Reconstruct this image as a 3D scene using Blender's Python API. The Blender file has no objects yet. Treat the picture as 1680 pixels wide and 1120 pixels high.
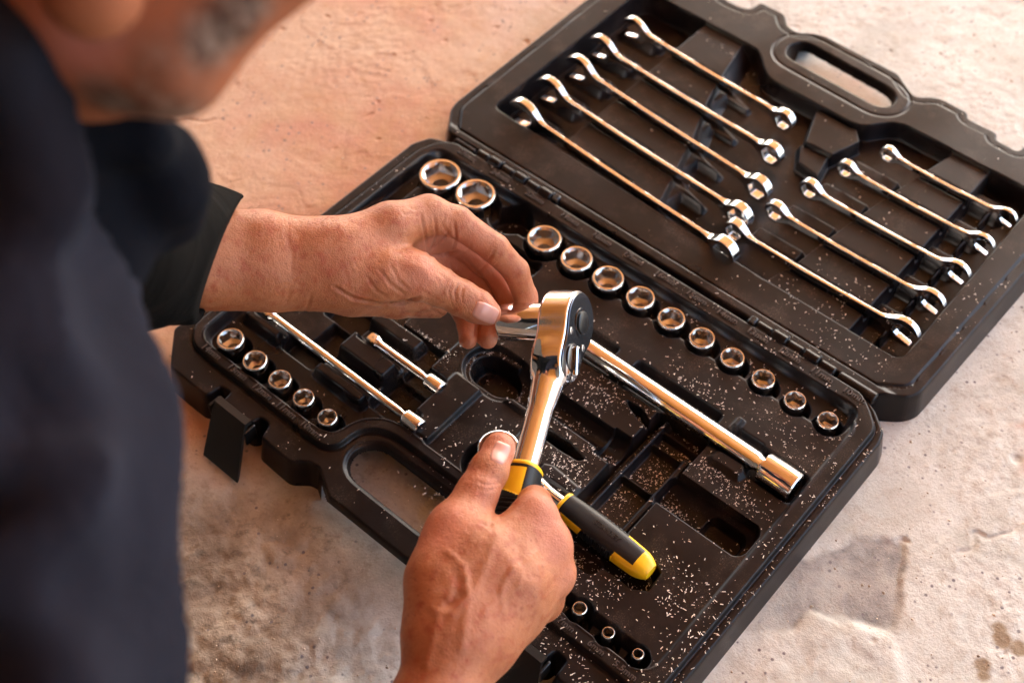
import bpy, math, random
import numpy as np
from mathutils import Matrix, Vector
random.seed(7); RNG = np.random.default_rng(11)
SC = bpy.context.scene
COL = SC.collection
R_ = math.radians
# ------------------------------------------------------------------ camera
FPX = 2126.0; PITCH = R_(52.5); AZ = R_(-49.3)
CAM = np.array([374.0, -602.0, 830.0])                     # millimetres
_F = np.array([0, math.cos(PITCH), -math.sin(PITCH)]); _R = np.array([1., 0, 0]); _U = np.cross(_R, _F)
_M = np.array([[-math.sin(AZ), -math.cos(AZ), 0], [math.cos(AZ), -math.sin(AZ), 0], [0, 0, 1.]])
CF, CR, CU = _M @ _F, _M @ _R, _M @ _U
cd = bpy.data.cameras.new('camera'); cam = bpy.data.objects.new('camera', cd); COL.objects.link(cam)
cam.matrix_world = Matrix([[CR[i], CU[i], -CF[i], CAM[i] * .001] for i in range(3)] + [[0, 0, 0, 1]])
cd.sensor_width = 36; cd.lens = FPX / 1680 * 36; cd.clip_start = 0.02; cd.clip_end = 400
cd.dof.use_dof = True; cd.dof.focus_distance = 0.875; cd.dof.aperture_fstop = 5.6; cd.dof.aperture_blades = 7
SC.camera = cam
# ------------------------------------------------------------------ daylight
W = bpy.data.worlds.new('World'); SC.world = W; W.use_nodes = True
nt = W.node_tree; sky = nt.nodes.new('ShaderNodeTexSky'); sky.sky_type = 'NISHITA'; sky.sun_disc = False
SUN_EL = R_(38)
SUN_DIR = np.array([-0.35, 0.94, 0]); SUN_DIR /= np.linalg.norm(SUN_DIR)     # horizontal direction towards the sun
SUN_AZ = math.atan2(SUN_DIR[0], SUN_DIR[1])
sky.dust_density = 3.0; sky.ozone_density = .6; sky.sun_elevation = SUN_EL; sky.sun_rotation = SUN_AZ
bg = nt.nodes['Background']; bg.inputs[1].default_value = 0.15
nt.links.new(sky.outputs[0], bg.inputs[0])
sd = bpy.data.lights.new('sun', 'SUN'); sun = bpy.data.objects.new('sun', sd); COL.objects.link(sun)
sd.energy = 4.5; sd.angle = R_(0.6); sd.color = (1.0, .93, .82)
to_sun = Vector((SUN_DIR[0] * math.cos(SUN_EL), SUN_DIR[1] * math.cos(SUN_EL), math.sin(SUN_EL)))
sun.rotation_euler = to_sun.to_track_quat('Z', 'Y').to_euler(); sun.location = (0, 0, 5)
SC.view_settings.view_transform = 'Standard'; SC.view_settings.look = 'None'
SC.view_settings.exposure = 2.9; SC.view_settings.gamma = 1.0
# ------------------------------------------------------------------ helpers
def at(px, py, D):                                         # point at camera depth D (mm)
    return CAM + CF * D + CR * (px - 840) * D / FPX + CU * (560 - py) * D / FPX
def onz(px, py, z):
    d = CF * FPX + CR * (px - 840) + CU * (560 - py)
    return CAM + d * (z - CAM[2]) / d[2]
def lift(x, y, z):                                         # the point at height z seen where (x, y, 30) is seen
    p = np.array([x, y, 30.]); return p + (CAM - p) * (z - 30) / (CAM[2] - 30)
def pxof(P):
    v = P - CAM; D = v @ CF
    return np.stack([840 + (v @ CR) * FPX / D, 560 - (v @ CU) * FPX / D], -1)
def mesh_data(name, V, F, N=None, smooth=True):
    me = bpy.data.meshes.new(name)
    V = np.asarray(V, float) * .001
    if isinstance(F, np.ndarray):
        n, k = F.shape
        me.vertices.add(len(V)); me.vertices.foreach_set('co', V.astype(np.float32).ravel())
        me.loops.add(n * k); me.loops.foreach_set('vertex_index', F.astype(np.int32).ravel())
        me.polygons.add(n); me.polygons.foreach_set('loop_start', np.arange(0, n * k, k, dtype=np.int32))
        me.update(calc_edges=True)
    else:
        me.from_pydata(V.tolist(), [], F); me.update()
    me.validate()
    me.polygons.foreach_set('use_smooth', np.full(len(me.polygons), smooth))
    if N is not None: me.normals_split_custom_set_from_vertices(np.asarray(N, float).tolist())
    elif smooth:
        me.set_sharp_from_angle(angle=R_(35))
    return me
def obj(name, me, mat, parent=None, loc=None):
    o = bpy.data.objects.new(name, me); COL.objects.link(o)
    if mat and not me.materials: me.materials.append(mat)
    if parent: o.parent = parent
    if loc is not None: o.location = [c * .001 for c in loc]
    return o
def mk(name, V, F, mat, parent=None, loc=None, N=None, smooth=True):
    return obj(name, mesh_data(name, V, F, N, smooth), mat, parent, loc)
def tag(o, label=None, cat=None, group=None, kind=None):
    if label: o['label'] = label
    if cat: o['category'] = cat
    if group: o['group'] = group
    if kind: o['kind'] = kind
    return o
def thing(name, label, cat, loc=(0, 0, 0), rot=None, group=None):
    o = bpy.data.objects.new(name, None); COL.objects.link(o); o.empty_display_size = .02
    o.location = [c * .001 for c in loc]
    if rot is not None:
        o.rotation_mode = 'QUATERNION'; o.rotation_quaternion = rot
    return tag(o, label, cat, group)
def join(parts):
    V, F, k = [], [], 0
    for v, f in parts:
        V += [tuple(p) for p in v]; F += [tuple(i + k for i in q) for q in f]; k += len(v)
    return V, F
def box(x0, x1, y0, y1, z0, z1, b=0.6, taper=0):
    V, F = [], []
    t = taper
    lv = [(z0, 0, b), (z0 + b, b * 0 - 0, 0), (z1 - b, 0, 0), (z1, 0, b)]
    for z, _, ins in lv:
        tt = t * (z - z0) / max(z1 - z0, 1e-6) + ins
        c = b
        X0, X1, Y0, Y1 = x0 + tt, x1 - tt, y0 + tt, y1 - tt
        V += [(X0 + c, Y0, z), (X1 - c, Y0, z), (X1, Y0 + c, z), (X1, Y1 - c, z), (X1 - c, Y1, z), (X0 + c, Y1, z), (X0, Y1 - c, z), (X0, Y0 + c, z)]
    for k in range(3):
        for i in range(8):
            j = (i + 1) % 8
            F.append((k * 8 + i, k * 8 + j, k * 8 + 8 + j, k * 8 + 8 + i))
    F.append(tuple(range(7, -1, -1))); F.append(tuple(range(24, 32)))
    return V, F
def lathe(prof, n=40, axis='z', closed=True):              # prof: (r, h)
    V, F = [], []
    for r, h in prof:
        for i in range(n):
            a = 2 * math.pi * i / n; c, s = r * math.cos(a), r * math.sin(a)
            V.append((c, s, h) if axis == 'z' else (h, c, s))
    for k in range(len(prof) - 1):
        for i in range(n):
            j = (i + 1) % n; q = (k * n + i, k * n + j, (k + 1) * n + j, (k + 1) * n + i)
            F.append(q)
    if closed:
        F.append(tuple(range(n - 1, -1, -1))); F.append(tuple(range((len(prof) - 1) * n, len(prof) * n)))
    return V, F
# --- numpy signed distances and a surface-nets mesher
def smin(a, b, k):
    h = np.clip(.5 + .5 * (b - a) / k, 0, 1); return b * (1 - h) + a * h - k * h * (1 - h)
def smax(a, b, k): return -smin(-a, -b, k)
def cone(P, a, b, ra, rb):
    a = np.asarray(a, float); b = np.asarray(b, float); ba = b - a
    t = np.clip(((P - a) @ ba) / (ba @ ba), 0, 1)
    return np.linalg.norm(P - a - t[:, None] * ba, axis=1) - (ra + (rb - ra) * t)
def ellip(P, c, r, M=None):
    q = P - np.asarray(c, float)
    if M is not None: q = q @ M.T
    r = np.asarray(r, float); k0 = np.linalg.norm(q / r, axis=1); k1 = np.linalg.norm(q / r**2, axis=1) + 1e-9
    return k0 * (k0 - 1) / k1
def sdbox(P, c, h, r=0):
    q = np.abs(P - np.asarray(c, float)) - np.asarray(h, float) + r
    return np.linalg.norm(np.maximum(q, 0), axis=1) + np.minimum(q.max(1), 0) - r
def surfnet(f, lo, hi, h, newton=2):
    lo = np.asarray(lo, float); hi = np.asarray(hi, float)
    B = 4; nb = np.ceil((hi - lo) / (h * B)).astype(int) + 1; n = nb * B
    ax = [lo[i] + h * B * (np.arange(nb[i]) + .5) - h * .5 for i in range(3)]
    C = np.stack(np.meshgrid(*ax, indexing='ij'), -1).reshape(-1, 3)
    cv = f(C).reshape(nb)
    D = np.repeat(np.repeat(np.repeat(np.where(cv > 0, 9., -9.), B, 0), B, 1), B, 2)
    act = np.argwhere(np.abs(cv) < h * B * 1.45)
    off = np.stack(np.meshgrid(*[np.arange(B)] * 3, indexing='ij'), -1).reshape(-1, 3)
    idx = (act[:, None, :] * B + off[None]).reshape(-1, 3)
    vals = np.empty(len(idx))
    for s in range(0, len(idx), 400000):
        vals[s:s + 400000] = f(lo + h * idx[s:s + 400000])
    D[idx[:, 0], idx[:, 1], idx[:, 2]] = vals
    sg = D < 0
    acc = np.zeros(tuple(n - 1) + (3,)); cnt = np.zeros(tuple(n - 1))
    def sl(o): return tuple(slice(o[i], n[i] - 1 + o[i]) for i in range(3))
    for axis in range(3):
        o1, o2 = [a for a in range(3) if a != axis]
        for u in (0, 1):
            for v in (0, 1):
                a = [0, 0, 0]; a[o1] = u; a[o2] = v; b = list(a); b[axis] = 1
                da, db = D[sl(a)], D[sl(b)]; m = (da < 0) != (db < 0)
                t = np.where(m, da / np.where(m, da - db, 1), 0)
                acc[..., axis] += np.where(m, t, 0); acc[..., o1] += np.where(m, u, 0); acc[..., o2] += np.where(m, v, 0); cnt += m
    has = cnt > 0; cid = np.full(has.shape, -1, np.int64); cells = np.argwhere(has); cid[has] = np.arange(len(cells))
    V = lo + h * (cells + acc[has] / cnt[has][:, None])
    Q = []
    for axis in range(3):
        o1, o2 = (axis + 1) % 3, (axis + 2) % 3
        s0 = [slice(1, n[i] - 1) for i in range(3)]; s0[axis] = slice(0, n[axis] - 1)
        s1 = list(s0); s1[axis] = slice(1, n[axis])
        A, Bv = sg[tuple(s0)], sg[tuple(s1)]
        e = np.argwhere(A != Bv); st = A[A != Bv]
        base = e.copy()
        for i in range(3):
            if i != axis: base[:, i] += 1
        def g(d1, d2):
            q = base.copy(); q[:, o1] -= d1; q[:, o2] -= d2; return cid[q[:, 0], q[:, 1], q[:, 2]]
        q = np.stack([g(1, 1), g(0, 1), g(0, 0), g(1, 0)], 1); q[~st] = q[~st][:, ::-1]; Q.append(q)
    Q = np.concatenate(Q); Q = Q[(Q >= 0).all(1)]
    e = .25 * h
    def grad(P):
        G = np.stack([f(P + d) - f(P - d) for d in np.eye(3) * e], 1) / (2 * e)
        return G
    for _ in range(newton):
        G = grad(V); g2 = (G * G).sum(1) + 1e-6
        V = V - np.clip(f(V) / g2, -h, h)[:, None] * G * .9
    G = grad(V); N = G / (np.linalg.norm(G, axis=1)[:, None] + 1e-9)
    return V, Q, N
def split_mesh(name_mats, key, V, Q, N, parent, origin=(0, 0, 0)):
    o = []
    fk = key(V[Q].mean(1))
    for k, (name, mat) in enumerate(name_mats):
        q = Q[fk == k]
        if not len(q): continue
        u, inv = np.unique(q, return_inverse=True)
        o.append(mk(name, V[u] - np.asarray(origin), inv.reshape(q.shape), mat, parent, None, N[u] if N is not None else None))
    return o
# --- materials
def mat(name, col, rough=.5, metal=0, build=None, **kw):
    m = bpy.data.materials.new(name); m.use_nodes = True; n = m.node_tree
    p = n.nodes['Principled BSDF']; p.inputs['Base Color'].default_value = (*col, 1)
    p.inputs['Roughness'].default_value = rough; p.inputs['Metallic'].default_value = metal
    for k, v in kw.items(): p.inputs[k].default_value = v
    if build: build(n, p)
    return m
def nd(n, t, **kw):
    x = n.nodes.new(t)
    for k, v in kw.items():
        if k.startswith('i_'): x.inputs[k[2:].replace('_', ' ')].default_value = v
        else: setattr(x, k, v)
    return x
def tex(n, scale, detail=4, rough=.55, kind='ShaderNodeTexNoise', co='Object', sc=(1, 1, 1), dist=0):
    c = nd(n, 'ShaderNodeTexCoord'); mp = nd(n, 'ShaderNodeMapping'); mp.inputs['Scale'].default_value = sc
    n.links.new(c.outputs[co], mp.inputs[0]); x = nd(n, kind); x.inputs['Scale'].default_value = scale
    if kind == 'ShaderNodeTexNoise':
        x.inputs['Detail'].default_value = detail; x.inputs['Roughness'].default_value = rough; x.inputs['Distortion'].default_value = dist
    n.links.new(mp.outputs[0], x.inputs['Vector']); return x
def ramp(n, src, stops):
    r = nd(n, 'ShaderNodeValToRGB'); e = r.color_ramp.elements
    while len(e) < len(stops): e.new(.5)
    for q, (p, c) in zip(e, stops): q.position = p; q.color = (*c, 1) if len(c) == 3 else c
    n.links.new(src, r.inputs[0]); return r
def mix(n, f, a, b, mode='MIX'):
    m = nd(n, 'ShaderNodeMix', data_type='RGBA', blend_type=mode)
    for s, v in ((0, f), (6, a), (7, b)):
        if hasattr(v, 'links'): n.links.new(v, m.inputs[s])
        elif isinstance(v, (int, float)): m.inputs[s].default_value = v
        else: m.inputs[s].default_value = (*v, 1)
    return m.outputs[2]
def bump(n, p, src, strength, dist, prev=None):
    b = nd(n, 'ShaderNodeBump'); b.inputs['Strength'].default_value = strength; b.inputs['Distance'].default_value = dist
    n.links.new(src, b.inputs['Height'])
    if prev: n.links.new(prev, b.inputs['Normal'])
    n.links.new(b.outputs[0], p.inputs['Normal']); return b.outputs[0]
def b_plastic(n, p):
    a = tex(n, 900, 2, .5); b = tex(n, 26, 5, .6); c = tex(n, 9, 3)
    n.links.new(mix(n, ramp(n, b.outputs[0], [(.42, (0, 0, 0)), (.75, (1, 1, 1))]).outputs[0], (.006, .0042, .0042), (.0135, .0092, .0092)), p.inputs['Base Color'])
    dz = tex(n, 30, 4, .6); ds = tex(n, 1100, 3, .7)
    dg = ramp(n, dz.outputs[0], [(.50, (0,) * 3), (.72, (.9,) * 3)]); df = ramp(n, ds.outputs[0], [(.52, (0,) * 3), (.66, (1,) * 3)])
    cur = p.inputs['Base Color'].links[0].from_socket
    film = mix(n, mix(n, 1.0, dg.outputs[0], (.06,) * 3, 'MULTIPLY'), cur, (.16, .12, .09))
    n.links.new(mix(n, mix(n, 1.0, dg.outputs[0], df.outputs[0], 'MULTIPLY'), film, (.13, .10, .075)), p.inputs['Base Color'])
    r = ramp(n, c.outputs[0], [(.3, (.25,) * 3), (.75, (.42,) * 3)]); n.links.new(r.outputs[0], p.inputs['Roughness'])
    b1 = bump(n, p, a.outputs[0], .25, .0002)
    d = tex(n, 120, 3, .6); bump(n, p, d.outputs[0], .08, .0006, b1)
WORNP = mat('rubbed_plastic', (.045, .035, .032), .4)
PLASTIC = mat('case_plastic', (.02, .016, .015), .42, build=b_plastic, **{'Specular IOR Level': .21})
def b_chrome(n, p):
    a = tex(n, 60, 3, .5); r = ramp(n, a.outputs[0], [(.35, (.045,) * 3), (.8, (.12,) * 3)]); n.links.new(r.outputs[0], p.inputs['Roughness'])
    b = tex(n, 300, 2, .5); bump(n, p, b.outputs[0], .04, .0002)
CHROME = mat('chrome', (.86, .85, .84), .07, 1, build=b_chrome)
STEEL = mat('satin_steel', (.55, .55, .55), .22, 1)
DARKST = mat('smoked_steel_plate', (.12, .12, .125), .18, 1)
BLACKP = mat('black_plastic', (.008, .008, .008), .34, **{'Specular IOR Level': .35})
def b_rub(n, p):
    a = tex(n, 1400, 2); bump(n, p, a.outputs[0], .3, .0002)
RUBBER = mat('black_rubber', (.009, .0095, .011), .42, build=b_rub, **{'Specular IOR Level': .28})
YELLOW = mat('yellow_plastic', (.85, .50, .006), .38)
def b_skin(pal):
    def f(n, p):
        a = tex(n, 28, 5, .6); b = tex(n, 140, 4, .6); g = tex(n, 9, 3)
        c1, c2, c3 = pal
        m = mix(n, ramp(n, a.outputs[0], [(.35, (0, 0, 0)), (.7, (1, 1, 1))]).outputs[0], c1, c2)
        m = mix(n, ramp(n, b.outputs[0], [(.5, (0, 0, 0)), (.70, (.8, .8, .8))]).outputs[0], m, c3)
        fr = tex(n, 330, 2, .4); m = mix(n, ramp(n, fr.outputs[0], [(.66, (0,) * 3), (.72, (.6,) * 3)]).outputs[0], m, (.24, .06, .025))
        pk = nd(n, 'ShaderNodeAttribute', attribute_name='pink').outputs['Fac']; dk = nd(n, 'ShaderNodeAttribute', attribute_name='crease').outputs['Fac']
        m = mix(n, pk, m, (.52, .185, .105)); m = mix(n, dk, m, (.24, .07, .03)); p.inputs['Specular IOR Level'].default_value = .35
        n.links.new(m, p.inputs['Base Color'])
        v = tex(n, 620, 2, .5, 'ShaderNodeTexVoronoi', sc=(1, 1, 1)); v.feature = 'DISTANCE_TO_EDGE'
        rr = ramp(n, v.outputs[0], [(0, (0, 0, 0)), (.12, (1, 1, 1))])
        b1 = bump(n, p, rr.outputs[0], .32, .0007)
        w = tex(n, 230, 5, .65, sc=(1, 1, 1)); b2 = bump(n, p, w.outputs[0], .45, .0013, b1)
    return f
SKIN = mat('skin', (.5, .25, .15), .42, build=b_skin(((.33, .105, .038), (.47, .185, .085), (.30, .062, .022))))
SKIN.node_tree.nodes['Principled BSDF'].inputs['Subsurface Weight'].default_value = .12
SKIN.node_tree.nodes['Principled BSDF'].inputs['Subsurface Radius'].default_value = (.006, .002, .001)
FACE = mat('face_skin', (.3, .12, .06), .75, **{'Specular IOR Level': .15})
def _face(n, p):
    a = tex(n, 30, 4, .6); at_ = nd(n, 'ShaderNodeAttribute', attribute_name='beard').outputs['Fac']; e = nd(n, 'ShaderNodeAttribute', attribute_name='rosy').outputs['Fac']
    m = mix(n, a.outputs[0], (.17, .052, .022), (.28, .095, .045)); m = mix(n, e, m, (.46, .17, .13)); h = tex(n, 160, 3, .7)
    b = mix(n, ramp(n, h.outputs[0], [(.4, (0,) * 3), (.6, (1,) * 3)]).outputs[0], (.035, .028, .022), (.15, .12, .095))
    n.links.new(mix(n, at_, m, b), p.inputs['Base Color'])
_face(FACE.node_tree, FACE.node_tree.nodes['Principled BSDF'])
NAIL = mat('fingernail', (.56, .28, .21), .28)
def b_cloth(c1, c2):
    def f(n, p):
        a = tex(n, 14, 4); n.links.new(mix(n, a.outputs[0], c1, c2), p.inputs['Base Color'])
        b = tex(n, 1500, 2); b1 = bump(n, p, b.outputs[0], .3, .0003)
        d = tex(n, 22, 4, .5, dist=.6); bump(n, p, d.outputs[0], .6, .006, b1)
    return f
NAVY = mat('navy_cloth', (.03, .035, .06), .95, **{'Specular IOR Level': .05},  build=b_cloth((.006, .0058, .008), (.021, .021, .031)))
BLACKC = mat('black_cloth', (.01, .009, .009), .95, **{'Specular IOR Level': .05},  build=b_cloth((.003, .0027, .0025), (.006, .0055, .005)))
HAIR = mat('body_hair', (.16, .08, .04), .5)
COLLARC = mat('dark_collar_cloth', (.01, .01, .015), .95, **{'Specular IOR Level': .05}, build=b_cloth((.0022, .0024, .0036), (.006, .0064, .010)))
CHIP = mat('wood_chip', (.90, .83, .72), .8)
#PART2
# ================================================================== ground
def noise2(x, y, scale, seed, octaves=4):
    r = np.random.default_rng(seed); out = 0; amp = 1; tot = 0
    for o in range(octaves):
        g = r.random((64, 64)); u = x / scale * 2**o + 17.3 * o; v = y / scale * 2**o + 5.1 * o
        i, j = np.floor(u).astype(int), np.floor(v).astype(int); fu, fv = u - i, v - j
        fu = fu * fu * (3 - 2 * fu); fv = fv * fv * (3 - 2 * fv)
        a = g[i % 64, j % 64]; b = g[(i + 1) % 64, j % 64]; c = g[i % 64, (j + 1) % 64]; d = g[(i + 1) % 64, (j + 1) % 64]
        out = out + amp * (a * (1 - fu) * (1 - fv) + b * fu * (1 - fv) + c * (1 - fu) * fv + d * fu * fv); tot += amp; amp *= .5
    return out / tot
def sstep(a, b, x):
    t = np.clip((x - a) / (b - a), 0, 1); return t * t * (3 - 2 * t)
def poly_sdf(X, Y, pts):
    P = np.array(pts, float); d = np.full(X.shape, 1e18); s = np.ones(X.shape)
    n = len(P)
    for i in range(n):
        j = i - 1; ex, ey = P[j, 0] - P[i, 0], P[j, 1] - P[i, 1]; wx, wy = X - P[i, 0], Y - P[i, 1]
        t = np.clip((wx * ex + wy * ey) / (ex * ex + ey * ey), 0, 1); bx, by = wx - ex * t, wy - ey * t
        d = np.minimum(d, bx * bx + by * by)
        c1, c2, c3 = Y >= P[i, 1], Y < P[j, 1], ex * wy > ey * wx
        s = np.where((c1 & c2 & c3) | (~c1 & ~c2 & ~c3), -s, s)
    return s * np.sqrt(d)
PATCH = [onz(x, y, 0)[:2] for x, y in ((1092, 1022), (1060, 1012), (1160, 905), (1230, 880), (1330, 915), (1400, 880), (1480, 885), (1486, 930), (1478, 985), (1470, 1035), (1430, 1028), (1390, 1015), (1360, 1012), (1330, 1000), (1305, 1032), (1240, 1035), (1180, 1030))]
CHUNK = [onz(x, y, 0)[:2] for x, y in ((1060, 1150), (1095, 1035), (1180, 1038), (1240, 1040), (1310, 1035), (1345, 1005), (1375, 1025), (1430, 1035), (1465, 1045), (1480, 1120), (1500, 1200), (1300, 1300), (1050, 1250))]
def ground_h(X, Y):
    h = 1.6 * (noise2(X + 900, Y + 900, 160, 3) - .5) * 2 + .35 * (noise2(X, Y, 9, 5, 3) - .5)
    # cam-left-front area is broken, rocky; flaked sheets elsewhere
    u = X * CR[0] + Y * CR[1]; v = X * .0 + (X * -.652 + Y * .758)
    rocky = sstep(-130, -250, v + 120 * (noise2(X, Y, 90, 8) - .5)) * sstep(0, -150, u)
    h += rocky * (9.0 * (noise2(X, Y, 42, 9, 5) - .5) + 4 * np.abs(noise2(X, Y, 22, 12, 3) - .5) * 2 - 2.5 + 1.6 * (noise2(X, Y, 7, 13, 2) - .5))
    n = noise2(X, Y, 14, 21, 4) - .5
    d = poly_sdf(X, Y, PATCH) + 9 * n
    h -= 1.8 * sstep(3.0, -3.0, d)
    d2 = poly_sdf(X, Y, CHUNK) + 10 * n
    h += 1.5 * sstep(5.0, -5.0, d2) + sstep(3, -20, d2) * 4 * (noise2(X, Y, 24, 31, 4) - .5)
    # flake outlines
    f = noise2(X, Y, 120, 40, 5); h += 0.35 * sstep(.52, .525, f) + .25 * sstep(.40, .404, noise2(X, Y, 150, 44, 5))
    pits = noise2(X, Y, 7, 50, 2); h -= 1.4 * sstep(.84, .93, pits) * sstep(.45, .6, noise2(X + 50, Y, 130, 99, 2))
    gr = sstep(.50, .62, noise2(X + 500, Y + 500, 110, 90, 3)); h += gr * .9 * (noise2(X, Y, 5, 92, 2) - .5)
    ck = np.abs(noise2(X, Y, 210, 95, 5) - .5); h -= 1.3 * sstep(.006, .001, ck) * sstep(.45, .55, noise2(X, Y, 300, 96, 2))
    inside = np.maximum(np.abs(X) - 250, np.maximum(Y - 350, -345 - Y))           # flat where the case lies
    return np.minimum(h, 1.5 + 0 * h) * sstep(-5, 25, inside) - 0.6 + np.maximum(h - 1.5, 0) * sstep(0, 30, inside)
def grid_mesh(xs, ys, hf):
    X, Y = np.meshgrid(xs, ys, indexing='ij'); Z = hf(X, Y)
    nx, ny = X.shape; V = np.stack([X, Y, Z], -1).reshape(-1, 3)
    i = np.arange(nx * ny).reshape(nx, ny)
    Q = np.stack([i[:-1, :-1], i[1:, :-1], i[1:, 1:], i[:-1, 1:]], -1).reshape(-1, 4)
    gx = np.gradient(Z, xs, axis=0); gy = np.gradient(Z, ys, axis=1)
    N = np.stack([-gx, -gy, np.ones_like(Z)], -1).reshape(-1, 3); N /= np.linalg.norm(N, axis=1)[:, None]
    return V, Q, N
def b_ground(n, p):
    big = tex(n, 5.5, 5, .6); mid = tex(n, 14, 6, .65, dist=.5); fine = tex(n, 60, 6, .7); vf = tex(n, 420, 4, .75)
    at = lambda k: nd(n, 'ShaderNodeAttribute', attribute_name=k).outputs['Fac']
    beige = mix(n, ramp(n, mid.outputs[0], [(.35, (0,) * 3), (.68, (1,) * 3)]).outputs[0], (.46, .46, .40), (.64, .645, .58))
    beige = mix(n, ramp(n, fine.outputs[0], [(.5, (0,) * 3), (.72, (.8,) * 3)]).outputs[0], beige, (.38, .32, .24))
    terra = mix(n, ramp(n, mid.outputs[0], [(.38, (0,) * 3), (.62, (1,) * 3)]).outputs[0], (.50, .29, .155), (.52, .26, .165))
    terra = mix(n, ramp(n, big.outputs[0], [(.42, (0,) * 3), (.62, (1,) * 3)]).outputs[0], terra, (.58, .40, .265))
    terra = mix(n, ramp(n, fine.outputs[0], [(.56, (0,) * 3), (.74, (.6,) * 3)]).outputs[0], terra, (.50, .27, .11))
    rock = mix(n, ramp(n, mid.outputs[0], [(.36, (0,) * 3), (.62, (1,) * 3)]).outputs[0], (.19, .145, .10), (.46, .39, .29))
    rock = mix(n, ramp(n, fine.outputs[0], [(.54, (0,) * 3), (.66, (.75,) * 3)]).outputs[0], rock, (.12, .10, .075))
    base = mix(n, at('terra'), beige, terra); base = mix(n, at('rock'), base, rock); base = mix(n, at('stain'), base, (.26, .19, .11)); base = mix(n, at('rust'), base, (.42, .20, .12))
    # grey bared cement patch (a distance in metres, baked per vertex)
    g = mix(n, ramp(n, fine.outputs[0], [(.35, (0,) * 3), (.65, (1,) * 3)]).outputs[0], (.19, .185, .17), (.38, .355, .31))
    base = mix(n, at('bare'), base, g)
    sp = tex(n, 130, 2, .5, 'ShaderNodeTexVoronoi'); sp.inputs['Randomness'].default_value = 1
    spf = ramp(n, sp.outputs[0], [(.12, (1,) * 3), (.20, (0,) * 3)]); gate = ramp(n, mid.outputs[0], [(.5, (0,) * 3), (.56, (1,) * 3)])
    base = mix(n, mix(n, 1.0, spf.outputs[0], gate.outputs[0], 'MULTIPLY'), base, (.17, .15, .15))
    base = mix(n, ramp(n, vf.outputs[0], [(.28, (.55,) * 3), (.42, (0,) * 3)]).outputs[0], base, (.22, .155, .10))
    base = mix(n, ramp(n, vf.outputs[0], [(.62, (0,) * 3), (.76, (.6,) * 3)]).outputs[0], base, (.80, .72, .58))
    n.links.new(base, p.inputs['Base Color'])
    b1 = bump(n, p, vf.outputs[0], .5, .0012); b2 = bump(n, p, fine.outputs[0], .28, .003, b1); md = tex(n, 34, 5, .6); gm = nd(n, 'ShaderNodeMath', operation='MULTIPLY'); n.links.new(md.outputs[0], gm.inputs[0]); n.links.new(at('rock'), gm.inputs[1]); b3 = bump(n, p, gm.outputs[0], .5, .006, b2)
GROUND = mat('worn_screed', (.5, .38, .27), .75, build=b_ground)
xs = np.concatenate([[-40000, -8000, -3000, -1500], np.arange(-900, -470, 6.0), np.arange(-470, 420, 2.0), np.arange(420, 650, 6.0), [900, 2000, 8000, 40000]])
ys = np.concatenate([[-40000, -8000, -3000, -1200], np.arange(-620, -480, 5.0), np.arange(-480, 420, 2.0), np.arange(420, 1100, 6.0), [1500, 3000, 8000, 40000]])
V, Q, N = grid_mesh(xs, ys, ground_h)
g = mk('ground', V, Q, GROUND, N=N); tag(g, kind='structure')
def attr(k, v):
    a_ = g.data.attributes.new(k, 'FLOAT', 'POINT'); a_.data.foreach_set('value', np.clip(v, 0, 1).astype(np.float32))
GX, GY = V[:, 0], V[:, 1]; GU = GX * .758 + GY * .652; GV = -GX * .652 + GY * .758; nA = noise2(GX + 700, GY + 900, 70, 61, 5) - .5; nB = noise2(GX + 300, GY + 900, 14, 21, 4) - .5
attr('bare', sstep(2.5, -2.5, poly_sdf(GX, GY, PATCH) + 9 * nB) * (.45 + .55 * sstep(-.14, .06, nA)))
attr('terra', .9 * sstep(75, 40, np.hypot(GX, (GY - 300) * 1.5)) + sstep(150, -230, GU + 120 * nA) * sstep(-195, -125, GV + 90 * nA) * sstep(1600, 1200, np.abs(GU)) * sstep(1500, 900, GV))
attr('rock', sstep(-140, -235, GV + 130 * nA + 30 * nB) * sstep(-150, -290, GU + 110 * nA))
rc = onz(1775, 740, 0); attr('rust', sstep(4, -6, np.hypot((GX - rc[0]) * .8, (GY - rc[1]) * .55) - 34 + 16 * nB + 26 * nA))
st = np.zeros(len(V))
for px_, py_, r_ in ((1644, 1048, 11), (1640, 1030, 9), (1614, 1090, 9), (1615, 1105, 7), (1672, 1062, 9), (1400, 1007, 4), (915, 1005, 5)):
    c = onz(px_, py_, 0); st = np.maximum(st, sstep(1.5, -1.5, np.hypot(GX - c[0], GY - c[1]) - r_ * .55 + 5 * nB))
attr('stain', st)
# ================================================================== timber roof over the work place (seen mirrored in the chrome)
def b_wood(n, p):
    oi = nd(n, 'ShaderNodeObjectInfo'); a = tex(n, 6, 5, .6, sc=(.4, 6, 1), dist=1.2)
    m = mix(n, ramp(n, a.outputs[0], [(.35, (0,) * 3), (.65, (1,) * 3)]).outputs[0], (.38, .13, .022), (.54, .22, .045))
    m = mix(n, oi.outputs['Random'], m, mix(n, .75, m, (.30, .10, .025))); n.links.new(m, p.inputs['Base Color'])
WOOD = mat('roof_timber', (.7, .35, .1), .5, build=b_wood)
roof = bpy.data.objects.new('roof', None); COL.objects.link(roof); roof.location = (0, 0, 0); tag(roof, kind='structure')
v_, f_ = box(-2600, 2350, -98, 98, 0, 30, 3); pm = mesh_data('plank', v_, f_, smooth=False)
for k in range(50):
    o = obj('plank', pm, WOOD, roof)
    c = np.array([-.652, .758]) * (-2600 + k * 200) + np.array([200, -300])
    o.location = (c[0] * .001, c[1] * .001, 2.35); o.rotation_euler = (0, 0, math.atan2(.652, .758))
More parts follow.
